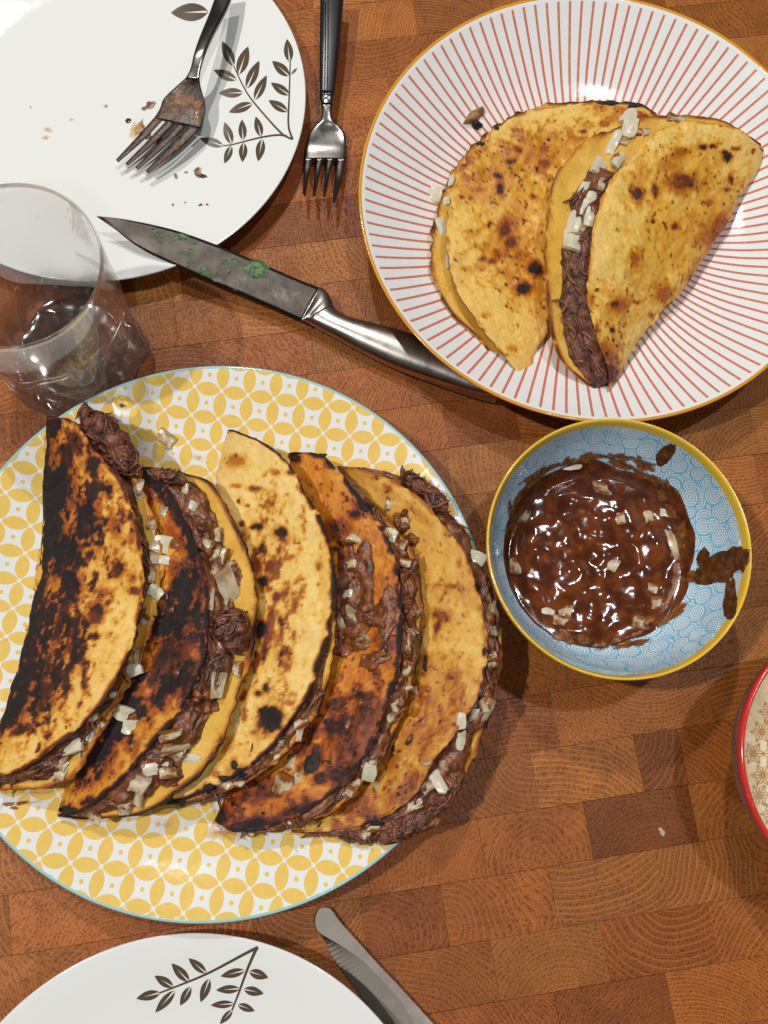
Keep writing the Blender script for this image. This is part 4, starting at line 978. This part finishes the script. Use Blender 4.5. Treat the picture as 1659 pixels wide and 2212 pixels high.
toa = C2([(700, 620, 150, 60, -15, 1.0), (640, 760, 110, 90, 0, .7), (640, 960, 90, 80, 0, .8), (720, 1080, 60, 70, 0, .75), (1080, 450, 70, 25, 15, .8), (800, 560, 60, 40, 0, .6), (560, 660, 70, 50, -40, .8), (520, 740, 60, 20, -20, .7)])
ra = tortilla(ta, T, Fo, B, spa, toa, dict(seed=8, t0=.03, tn=.14, rim=.5, rimw=.10, rimadd=-.12, bt=.35, rf=.45, bb=.1, wet=.5, wett=.5, speck=.5, tint=(1.0, .96, .78), brim=1.0, brimadd=.12, itint=(.88, .78, .40)))
filling(ta, *ra, .3, .62, out=.03, count=15, seed=81, amp=.3, insT=.12, insB=.14)
tb = thing('taco', 'open taco on the red-lined plate with shredded meat and white onion showing', 'taco', at(1400, 560, .8), GR2)
T = with_z(C2([(1640, 592), (1600, 548), (1550, 512), (1460, 485), (1350, 476), (1250, 503), (1170, 560), (1100, 640), (1040, 720), (1000, 800), (975, 900), (962, 1030), (962, 1160), (980, 1260), (1002, 1340), (1030, 1420), (1040, 1480), (1035, 1532)]), [2.5, 3.8, 4.6, 4.8, 4.5, 3.6, 2.2])
Fo = with_z(C2([(1640, 595), (1625, 655), (1560, 760), (1480, 900), (1400, 1015), (1310, 1150), (1230, 1240), (1150, 1345), (1090, 1450), (1036, 1533)]), [2.2, 1.75, 1.6, 1.6, 1.9])
B = with_z(C2([(1630, 560), (1500, 480), (1380, 455), (1280, 455), (1190, 458), (1080, 492), (950, 550), (860, 640), (812, 720), (795, 850), (785, 1000), (798, 1200), (820, 1330), (860, 1420), (940, 1492), (1010, 1535), (1033, 1535)]), [2.4, 3.2, 3.6, 3.65, 3.4, 2.2, 1.7])
spb = C2([(1325, 712, 26, 22, 0, .70), (1310, 690, 18, 10, 0, .6), (1410, 572, 10, 6, 0, .95), (1440, 570, 10, 5, 0, .95), (1500, 610, 9, 12, 0, .95), (1490, 595, 7, 5, 0, .9), (1530, 582, 12, 6, 0, .55), (1145, 755, 13, 16, -20, .82), (1215, 735, 6, 15, 0, .72), (1210, 863, 5, 5, 0, .9), (1295, 883, 8, 7, 0, .7), (1515, 700, 6, 8, 0, .8), (1498, 740, 8, 5, 0, .7),
          (1430, 790, 9, 6, 0, .55), (1320, 590, 14, 8, 0, .48), (1300, 610, 16, 8, 0, .45), (1270, 650, 20, 10, 0, .42), (1460, 900, 20, 30, 30, .55), (1420, 930, 22, 18, 0, .5), (1250, 1150, 20, 24, 20, .5), (1080, 1190, 22, 14, -20, .52), (1060, 1185, 10, 6, 0, .75), (1050, 1288, 6, 6, 0, .92), (970, 1170, 8, 14, 0, .46), (985, 1290, 8, 20, 10, .5), (1010, 1370, 10, 24, 10, .52), (1055, 1460, 18, 26, 10, .74), (1035, 1390, 12, 14, 0, .6),
          (1140, 1010, 14, 20, 10, .48), (1130, 1000, 8, 12, 0, .55), (1600, 590, 5, 6, 0, .5), (1200, 1230, 8, 6, 0, .5), (1100, 640, 6, 4, 0, .4), (1150, 1180, 8, 5, 0, .6), (1400, 880, 10, 6, 0, .5), (1475, 490, 4, 4, 0, .6)])
tob = C2([(1300, 680, 120, 70, -20, .7), (1440, 820, 70, 110, 35, .8), (1320, 930, 110, 130, 30, .6), (1230, 1000, 60, 140, 20, .6), (1090, 1200, 60, 60, 0, .6), (1030, 1420, 40, 80, 10, .9), (1440, 1000, 40, 120, 38, .9), (1180, 740, 60, 50, 0, .5)])
rb = tortilla(tb, T, Fo, B, spb, tob, dict(seed=9, t0=.0, tn=.12, rim=.4, rimw=.12, bt=.7, rf=.6, bb=.15, wet=.55, wett=.5, speck=.5, tint=(1.03, 1.0, .85), brim=.9, brimadd=.1, itint=(.95, .86, .50)))
filling(tb, *rb, .42, .97, out=-.05, count=120, seed=91, amp=.6, insT=.05, insB=.14, drop=.25)

# sauce dollops on the tacos
SA = [(t4, 730, 830, 115, 210, 0, .2, 1), (t4, 810, 1010, 80, 60, 20, .2, 2), (t4, 720, 1130, 110, 80, -25, .18, 3), (t4, 890, 1010, 60, 110, 5, .1, 21), (t4, 830, 1230, 70, 40, -30, .1, 22), (t4, 870, 1190, 18, 40, 10, .1, 4), (t4, 690, 660, 40, 18, 10, .2, 5),
      (t5, 960, 560, 40, 60, 0, .25, 6), (t5, 1000, 640, 40, 26, 10, .2, 7), (t5, 990, 820, 46, 110, 5, .25, 8), (t5, 1000, 980, 34, 80, 0, .25, 9), (t5, 990, 1220, 28, 90, 10, .2, 10)]
for r_, x, y, rx, ry, an, h, sd in SA:
    (x, y), = C4([(x, y)]); blob('sauce', x, y, rx * .4465, ry * .4465, an, h * 1.1, M_SALSA, r_, .6, sd + 200, nz=.5, m=14, n=52, flat=.2)
for r_, x, y, rx, ry, an, h, sd in [(t2, 940, 830, 50, 90, -15, .3, 1), (t2, 1060, 1010, 40, 60, -25, .2, 2), (t2, 930, 1590, 70, 60, 30, .3, 3), (t2, 820, 1750, 60, 40, 0, .25, 4), (t2, 790, 1920, 60, 60, 30, .25, 5)]:
    (x, y), = C3([(x, y)]); blob('sauce', x, y, rx * .4711, ry * .4711, an, h * .9, M_SALSA, r_, .6, sd + 230, nz=.5, m=12, n=44, flat=.2)

# onion in the tacos
def onions(root, fn, s, lst, lift=-.03):
    for e in lst:
        x, y, w, h = e[:4]; an = e[4] if len(e) > 4 else 0; kd = e[5] if len(e) > 5 else 'w'
        (x, y), = fn([(x, y)]); onion(root, x, y, w * s, h * s, an, kd, lift=lift)
onions(t1_, C3, .4711, [(755, 868, 110, 80, 10), (728, 938, 95, 42, 5), (690, 1010, 50, 70, 0, 'l'), (710, 1085, 72, 55, 35), (615, 1440, 74, 54, -20), (515, 1555, 34, 34, 0, 'l'), (400, 1735, 70, 62, 20), (328, 1790, 110, 66, -10), (283, 1905, 60, 84, 10, 'l'), (415, 1660, 60, 40, 0, 'l'), (750, 715, 44, 50, 20, 'l'), (690, 770, 40, 60, 10, 's'), (640, 600, 34, 90, 0, 'l')])
onions(t2, C3, .4711, [(572, 1640, 84, 66, 15), (597, 1702, 66, 60, 0), (1045, 1060, 90, 190, -25, 'l'), (970, 1110, 26, 130, 0, 'l'), (1000, 1510, 62, 120, 12, 'l'), (985, 905, 46, 76, 0, 's'), (848, 620, 34, 80, 0, 'l'), (885, 690, 44, 44, 20), (830, 1790, 170, 52, -8, 's'), (850, 1845, 140, 40, -5), (715, 1895, 118, 52, -8), (640, 1965, 84, 80, 20, 'l'), (780, 1740, 120, 50, -15, 's'), (930, 740, 80, 30, 25, 's')])
onions(t4, C4, .44645, [(740, 640, 80, 44, 15, 'l'), (712, 762, 80, 58, -10, 's'), (700, 905, 56, 44, 0), (722, 1002, 90, 50, 30, 'l'), (672, 1040, 56, 90, -20, 'l'), (790, 1120, 60, 70, 20, 's'), (425, 1725, 50, 74, 0, 's'), (390, 1830, 84, 100, 20, 's'), (465, 1590, 30, 60, 10, 'l'), (460, 1800, 34, 66, 10, 'l')])
onions(t5, C4, .44645, [(905, 625, 66, 66, 20), (900, 470, 40, 70, 0, 's'), (975, 545, 40, 44, 0, 'l'), (805, 1770, 62, 86, 15), (740, 1820, 50, 44, -15, 'l'), (990, 1160, 34, 100, 5, 's'), (1320, 738, 100, 72, 25), (1372, 1470, 48, 110, 25, 'l'), (1310, 1495, 40, 74, 10), (1250, 1525, 46, 80, 0), (1245, 1620, 46, 90, 5), (1130, 1810, 66, 120, -25), (840, 1840, 30, 40, 0, 'l'), (1020, 1370, 40, 44, 0, 's'), (985, 1270, 46, 80, 15, 's'), (1080, 1725, 60, 20, -10, 'l')])
onions(ta, C2, .5536, [(365, 762, 76, 76, 25), (388, 900, 40, 110, -15), (425, 700, 24, 80, 10), (405, 785, 30, 40, 0), (412, 1020, 26, 70, -5)])
onions(tb, C2, .5536, [(1055, 560, 44, 120, 28), (935, 745, 40, 100, 25), (878, 935, 44, 96, 8), (935, 895, 36, 80, 30, 'l'), (1010, 720, 36, 70, 20, 'l'), (1110, 455, 90, 64, -5), (1118, 505, 70, 90, 10), (1000, 640, 62, 165, 25), (1080, 615, 50, 120, 28), (968, 775, 46, 60, 20), (965, 845, 44, 84, 15), (903, 870, 64, 120, 15), (900, 945, 80, 90, 10), (1185, 515, 34, 40, 0, 'l'), (945, 810, 34, 70, 20)])

# more diced onion tucked along the open edges
def scatter_onion(root, r, u0, u1, count, size, seed, w0=.2, w1=.85):
    T3, F3, B3 = r; rng = np.random.default_rng(seed); nn = len(T3)
    for _ in range(count):
        i = int(rng.uniform(u0, u1) * nn); w = rng.uniform(w0, w1); p = T3[i] * (1 - w) + B3[i] * w; q = pxof(p)
        onion(root, q[0], q[1], size * rng.uniform(.6, 1.5), size * rng.uniform(.5, 1.0), rng.uniform(0, 180), rng.choice(['s', 'l', 's']), lift=-.02)
scatter_onion(t1_, r1, .2, .95, 10, 26, 1); scatter_onion(t2, r2, .15, .95, 14, 30, 2); scatter_onion(t4, r4, .25, .9, 12, 24, 3); scatter_onion(t5, r5, .25, .9, 12, 24, 4); scatter_onion(t3, r3, .6, .9, 5, 22, 5); scatter_onion(tb, rb, .15, .45, 5, 26, 6)
# ------------------------------------------------------------------ sauce in the blue bowl
sc = thing('sauce', 'glossy brown chile sauce with onion pieces filling the blue spiral bowl', 'sauce', (*BC, 1.0))
n, m = 160, 90; ph = np.linspace(0, 2 * np.pi, n, endpoint=False); rr = np.linspace(.001, 1, m)
edge = 4.42 + .38 * np.sin(ph + .25) + .40 * (fbm(np.stack([np.cos(ph) * 1.4, np.sin(ph) * 1.4, 0 * ph], -1), 3, 3) - .5) * 2
Rg = edge[:, None] * rr; zin = lambda r: np.interp(r, bin_prof[:, 0], bin_prof[:, 1])
Gx = BC[0] + np.cos(ph)[:, None] * Rg; Gy = BC[1] + np.sin(ph)[:, None] * Rg; Gz = np.full_like(Gx, 1.9)
Pn = np.stack([Gx, Gy, 0 * Gx], -1)
sw = np.sqrt((Gx - 11.0) ** 2 + (Gy - 7.9) ** 2); an = np.arctan2(Gy - 7.9, Gx - 11.0)
Gz += ((fbm(Pn * .7, 2, 21) - .5) * .5 + (fbm(Pn * 1.5, 2, 22) - .5) * .08 + (fbm(Pn * 4.5, 1, 23) - .5) * .02 + .028 * np.sin(sw * 4.2 - an * 1 + fbm(Pn, 2, 25) * 4)) * sstep(1.0, .75, rr)[None]
Gz = np.maximum(Gz, zin(Rg) + .035)
Gz[:, -1] = zin(Rg[:, -1]) - .02
FILL[sc] = mk('sauce_pool', np.stack([Gx, Gy, Gz], -1).reshape(-1, 3), grid(n, m, cu=True), M_SAUCE, sc)
onions(sc, C5, .3882, [(580, 330, 110, 44, -5), (1090, 592, 70, 46, 5), (988, 600, 56, 96, -15, 'l'), (835, 625, 60, 80, -10, 's'), (1133, 770, 62, 190, -20, 'l'), (795, 885, 62, 70, 20, 'l'), (300, 612, 70, 76, 10, 's'), (435, 1135, 84, 46, 5), (530, 1140, 80, 80, 10, 's'), (255, 890, 70, 90, 0, 's'), (515, 1195, 100, 60, 10, 's'), (1045, 1090, 80, 70, 0, 's'), (950, 1205, 90, 70, 10, 's'), (740, 460, 120, 80, 10, 's'), (1010, 1010, 70, 50, 20, 's')], -.06)
rim_ = [(680 + (488 + random.uniform(-22, 14)) * math.cos(t), 800 + (525 + random.uniform(-24, 14)) * math.sin(t), random.uniform(40, 110), random.uniform(14, 34), math.degrees(t) + 90, 40 + k) for k, t in enumerate(np.linspace(-2.9, 1.9, 24))]
for x, y, rx, ry, an, sd in rim_ + [(1085, 265, 34, 60, 35, 1), (1100, 430, 14, 40, -20, 2), (1295, 840, 26, 50, 20, 3), (1400, 900, 120, 70, -25, 4), (1480, 850, 80, 60, -30, 16), (1515, 890, 16, 34, -10, 5), (1340, 930, 80, 50, 0, 17), (1450, 1070, 34, 110, 0, 6), (1250, 950, 60, 34, 10, 7), (830, 280, 90, 18, 5, 8), (960, 330, 60, 40, 10, 9), (1040, 420, 50, 30, 40, 10), (1180, 700, 30, 70, -10, 11), (1130, 1160, 90, 26, -40, 12), (900, 1320, 120, 22, -8, 13), (330, 400, 60, 18, -35, 14), (1150, 480, 14, 30, -30, 15)]:
    (x, y), = C5([(x, y)]); blob('sauce_smear', x, y, rx * .3882, ry * .3882, an, .02 if sd != 5 else .1, M_THICK if sd in (4, 16, 17, 6, 3, 1) else M_SAUCE if sd == 5 else M_SMEAR, sc, .38 if sd in (4, 16, 17, 6, 3, 1) else .55, sd + 300, n=40, m=7, zlim=3.5, nz=.1)

# ------------------------------------------------------------------ smears, residue, herb bits, crumbs, loose onion
for x, y, rx, ry, an, sd, mt in [(605, 555, 16, 44, 15, 1, M_SMEAR), (585, 560, 50, 26, -60, 2, M_OIL), (645, 460, 34, 16, -25, 3, M_SMEAR), (855, 745, 22, 22, 30, 4, M_SMEAR), (870, 760, 20, 8, 10, 5, M_SAUCE), (760, 762, 8, 12, 0, 6, M_SMEAR), (205, 560, 24, 12, 0, 7, M_OIL), (200, 595, 26, 12, -10, 8, M_OIL), (555, 522, 12, 9, 0, 9, M_SAUCE), (868, 885, 8, 7, 0, 10, M_SMEAR), (895, 884, 6, 5, 0, 11, M_SMEAR), (800, 875, 5, 5, 0, 12, M_SMEAR), (748, 885, 5, 6, 0, 13, M_SMEAR), (132, 465, 4, 4, 0, 14, M_SMEAR), (805, 745, 8, 4, 0, 15, M_SMEAR), (308, 517, 12, 6, -20, 16, M_OIL)]:
    (x, y), = C1([(x, y)]); blob('sauce_smear', x, y, rx * .5, ry * .5, an, .02, mt, wp, .6, sd + 400, n=26, m=4)
for x, y, rx, ry, an, h, sd in [(790, 430, 60, 26, 20, .035, 1), (735, 425, 26, 20, -30, .04, 2), (850, 450, 26, 24, 0, .035, 3), (770, 478, 40, 16, 10, .03, 4), (720, 475, 24, 16, 0, .03, 5), (855, 500, 22, 28, 20, .03, 6), (640, 590, 20, 14, -50, .05, 7), (770, 620, 14, 20, 30, .05, 8), (690, 610, 12, 22, 30, .05, 9)]:
    (x, y), = C1([(x, y)]); blob('food_residue', x, y, rx * .5, ry * .5, an, h, meat_material('dried_food', (.10, .045, .018), (.30, .15, .06), .5) if sd == 1 else bpy.data.materials['dried_food'], head_dirty, .6, sd + 430, n=28, m=6, nz=.35)
for x, y, rx, ry, an, sd, mt in [(40, 2058, 34, 10, 0, 1, M_SMEAR), (105, 2052, 36, 10, -8, 2, M_SMEAR), (60, 2075, 20, 8, 0, 3, M_SMEAR), (150, 2050, 60, 6, -8, 4, M_OIL), (1010, 2190, 70, 60, 0, 5, M_OIL), (140, 2010, 130, 36, -6, 7, M_GREASE), (560, 240, 50, 40, 0, 8, M_GREASE), (900, 470, 70, 30, 20, 9, M_GREASE), (760, 2150, 90, 30, 0, 10, M_GREASE), (560, 228, 16, 8, 0, 6, M_SMEAR)]:
    if mt is None: continue
    (x, y), = C3([(x, y)]); blob('sauce_smear', x, y, rx * .4711, ry * .4711, an, .015, mt, yp, .6, sd + 460, n=26, m=4)
a_ = Mat('chopped_cilantro', (.08, .22, .04), .45); a_.base(a_.mix(a_.noise(a_.coord(), 5, 3).step(.35, .65), (.018, .060, .014), (.11, .20, .06))); M_HERB = a_.m
HB = [(302, 150, 22, 8, 40), (328, 168, 16, 8, 40), (382, 178, 18, 16, 0), (410, 186, 18, 9, 10), (440, 232, 14, 10, 0), (402, 240, 10, 8, 0), (432, 280, 8, 14, 10), (570, 272, 11, 18, 10), (607, 268, 13, 14, 20), (492, 314, 20, 20, 30), (532, 325, 16, 8, -15), (580, 320, 22, 8, -50), (325, 200, 14, 6, 15), (455, 205, 6, 4, 0), (560, 385, 5, 4, 0)]
ORD = 'first second third fourth fifth sixth seventh eighth ninth tenth eleventh twelfth thirteenth fourteenth fifteenth'.split()
for i, (x, y, rx, ry, an) in enumerate(sorted(HB)):
    (x, y), = C7([(x, y)]); o = blob('herb_bit', x, y, rx * .5622, ry * .5622, an, .035, M_HERB, None, .8, i + 500, n=26, m=4, nz=.5, bvh=False, org=hit(x, y)[0])
    tag(o, '%s small green herb scrap on the kitchen knife blade counting from its tip' % ORD[i], 'herb', 'small herb scraps on the knife blade')
M_GREEN = smear_material('green_juice', (.10, .16, .05), (.16, .18, .08), .15, .9, .5)
for i, (x, y, rx, ry, an) in enumerate([(310, 160, 34, 16, 35), (400, 182, 40, 20, 10), (430, 245, 40, 20, 20), (585, 285, 40, 26, 10), (520, 322, 50, 16, 10), (690, 300, 64, 34, 22)]):
    (x, y), = C7([(x, y)]); blob('juice_smear', x, y, rx * .56, ry * .56, an, .006, M_GREEN, kn, .6, i + 700, n=30, m=5, lift=.006)
M_WATER = smear_material('dried_film', (.42, .38, .33), (.5, .46, .40), .2, 1.1, .45)
for i, (x, y, rx, ry, an) in enumerate([(800, 410, 60, 26, 40), (840, 400, 40, 16, -30), (760, 395, 30, 20, 30), (560, 350, 60, 12, 25), (640, 340, 40, 16, 10)]):
    (x, y), = C7([(x, y)]); blob('dried_smear', x, y, rx * .56, ry * .56, an, .006, M_WATER, kn, .8, i + 720, n=30, m=5, lift=.006)
(x, y), = C7([(690, 300)]); o = blob('herb_leaf', x, y, 31, 17, 22, .05, M_HERB, None, .75, 540, n=44, m=6, nz=.5, org=hit(x, y)[0])
tag(o, 'largest torn green herb leaf stuck near the handle end of the knife blade', 'herb')
cr = Mat('toasted_crumb', (.34, .20, .07), .6)
(x, y), = C2([(510, 455)]); o = blob('food_crumb', x, y, 24, 11, -35, .35, cr.m, None, .4, 551, nz=.4, org=hit(x, y)[0]); tag(o, 'tan food crumb on the upper left of the red-lined plate', 'crumb')
(x, y), = C2([(524, 490)]); o = blob('food_crumb', x, y, 10, 9, 0, .3, M_CHAR.m, None, .5, 552, nz=.4, org=hit(x, y)[0]); tag(o, 'black burnt crumb touching the tan crumb on the red-lined plate', 'crumb')
o = blob('food_crumb', 1430, 1797, 6, 10, -30, .1, Mat('pale_crumb', (.5, .38, .30), .5).m, None, .4, 553, nz=.4, org=hit(1430, 1797)[0]); tag(o, 'tiny pale crumb on the bare dark wood block left of the red-rimmed bowl', 'crumb')
o = onion(None, 358, 948, 46, 28, 35, 'l', lift=.05); tag(o, 'loose flat onion piece lying alone on the yellow petal plate', 'onion')
(x, y), = C4([(10, 1848)]); 
# burnt flakes that stick out of the scorched edges
for r_, fn, s, lst in [(t3, C4, .44645, [(30, 1852, 30, 24), (180, 1792, 44, 30), (150, 1735, 14, 22), (100, 1800, 22, 14)]), (t3, C3, .4711, [(800, 2045, 50, 16), (835, 2052, 18, 18), (965, 1985, 26, 22)]), (t2, C3, .4711, [(310, 2085, 40, 16), (710, 1198, 10, 8), (640, 1640, 14, 16)]), (ta, C2, .5536, [(1030, 402, 44, 9), (752, 1047, 22, 16), (1140, 412, 30, 10), (600, 500, 12, 8), (540, 560, 20, 10)]), (t4, C4, .44645, [(800, 488, 44, 24), (575, 235, 26, 10), (530, 1725, 40, 60), (250, 2045, 60, 14)]), (t5, C4, .44645, [(1075, 1245, 10, 34), (1362, 1182, 10, 20), (840, 2020, 50, 14)])]:
    for i, (x, y, rx, ry) in enumerate(lst):
        (x, y), = fn([(x, y)]); blob('burnt_flake', x, y, rx * s, ry * s, 0, .05, M_CHAR.m, SHELL[r_], .7, 600 + i + int(x), n=26, m=5, nz=.6)

# ------------------------------------------------------------------ drinking glass
gl = thing('drinking_glass', 'clear glass tumbler with twisted ribs at the left edge of the table', 'glass', (-14.315, 18.651, 0))
def glass_solid(nphi=260):
    out = smoothprof([(.001, .12), (2.0, .05), (2.9, 0.02), (3.25, .18), (3.45, .7), (3.5, 1.6), (3.5, 3), (3.55, 5), (3.63, 7.5), (3.70, 9.4), (3.73, 9.7), (3.70, 9.78), (3.66, 9.79), (3.61, 9.7), (3.58, 9.0)], 80)
    inn = smoothprof([(3.58, 9.0), (3.48, 7), (3.30, 5), (3.12, 3), (2.9, 2.0), (2.4, 1.45), (1.2, 1.25), (.001, 1.25)], 50)
    prof = np.vstack([out, inn[1:]]); th = np.linspace(0, 2 * np.pi, nphi, endpoint=False)
    r, z = prof[:, 0], prof[:, 1]; k = len(out)
    isout = np.arange(len(prof)) < k
    w = np.clip((7.0 - z) / 6.0, 0, 1) ** 1.2 * np.clip(r / 2.6, 0, 1) ** 2
    wav = np.sin(6 * th[:, None] + z * .75) + .45 * np.sin(11 * th[:, None] - z * .5 + 1)
    rid = (np.abs(np.sin(9 * th[:, None] + z * 1.1)) - .6) * .16 * np.clip((3.6 - z) / 3.0, 0, 1) * np.clip(r / 2.6, 0, 1) ** 2
    R = r + np.where(isout, .17, .10) * w * wav + np.where(isout, rid, 0)
    V = np.stack([np.cos(th)[:, None] * R, np.sin(th)[:, None] * R, z + 0 * R], -1).reshape(-1, 3) + np.array([-14.315, 18.651, .03])
    return V, grid(nphi, len(prof), cu=True)
def clear_glass():
    a = Mat('clear_glass', (1, 1, 1), 0.0, IOR=1.46, Transmission_Weight=1.0)
    tr = a.node('ShaderNodeBsdfTransparent'); mx = a.node('ShaderNodeMixShader'); fr = a.node('ShaderNodeLayerWeight'); fr.inputs[0].default_value = .24
    x, y, z = a.sep(a.coord()); n = a.noise(a.coord(), 1.2, 2)
    thin = z.step(1.0, 3.2) * .52 + .40 - z.step(9.35, 9.6) * .50
    f = (X(a.nt, fr.outputs['Facing']) * -.55 + 1.0).f('MAXIMUM', 0.3)
    a.link(thin * f, mx.inputs[0]); a.link(a.b.outputs[0], mx.inputs[1]); a.link(tr.outputs[0], mx.inputs[2])
    gs = a.node('ShaderNodeBsdfGlossy'); gs.inputs['Roughness'].default_value = .13; m2 = a.node('ShaderNodeMixShader')
    a.link(z.step(4.5, 1.0) * .11 + .012, m2.inputs[0]); a.link(mx.outputs[0], m2.inputs[1]); a.link(gs.outputs[0], m2.inputs[2])
    a.link(m2.outputs[0], a.nt.nodes['Material Output'].inputs[0]); return a
a_ = clear_glass()
V, F = glass_solid(); mk('glass_body', V, F, a_.m, gl, bvh=False)
for o in bpy.data.objects:                      # let the lamps shine through the tumbler onto what stands around it
    if o.type == 'LIGHT': o.data.cycles.is_caustics_light = True
    elif o.name.startswith('glass_body'): o.cycles.is_caustics_caster = True
    elif o.name.split('.')[0] in ('wood_block', 'plate_body', 'plate_face'): o.cycles.is_caustics_receiver = True
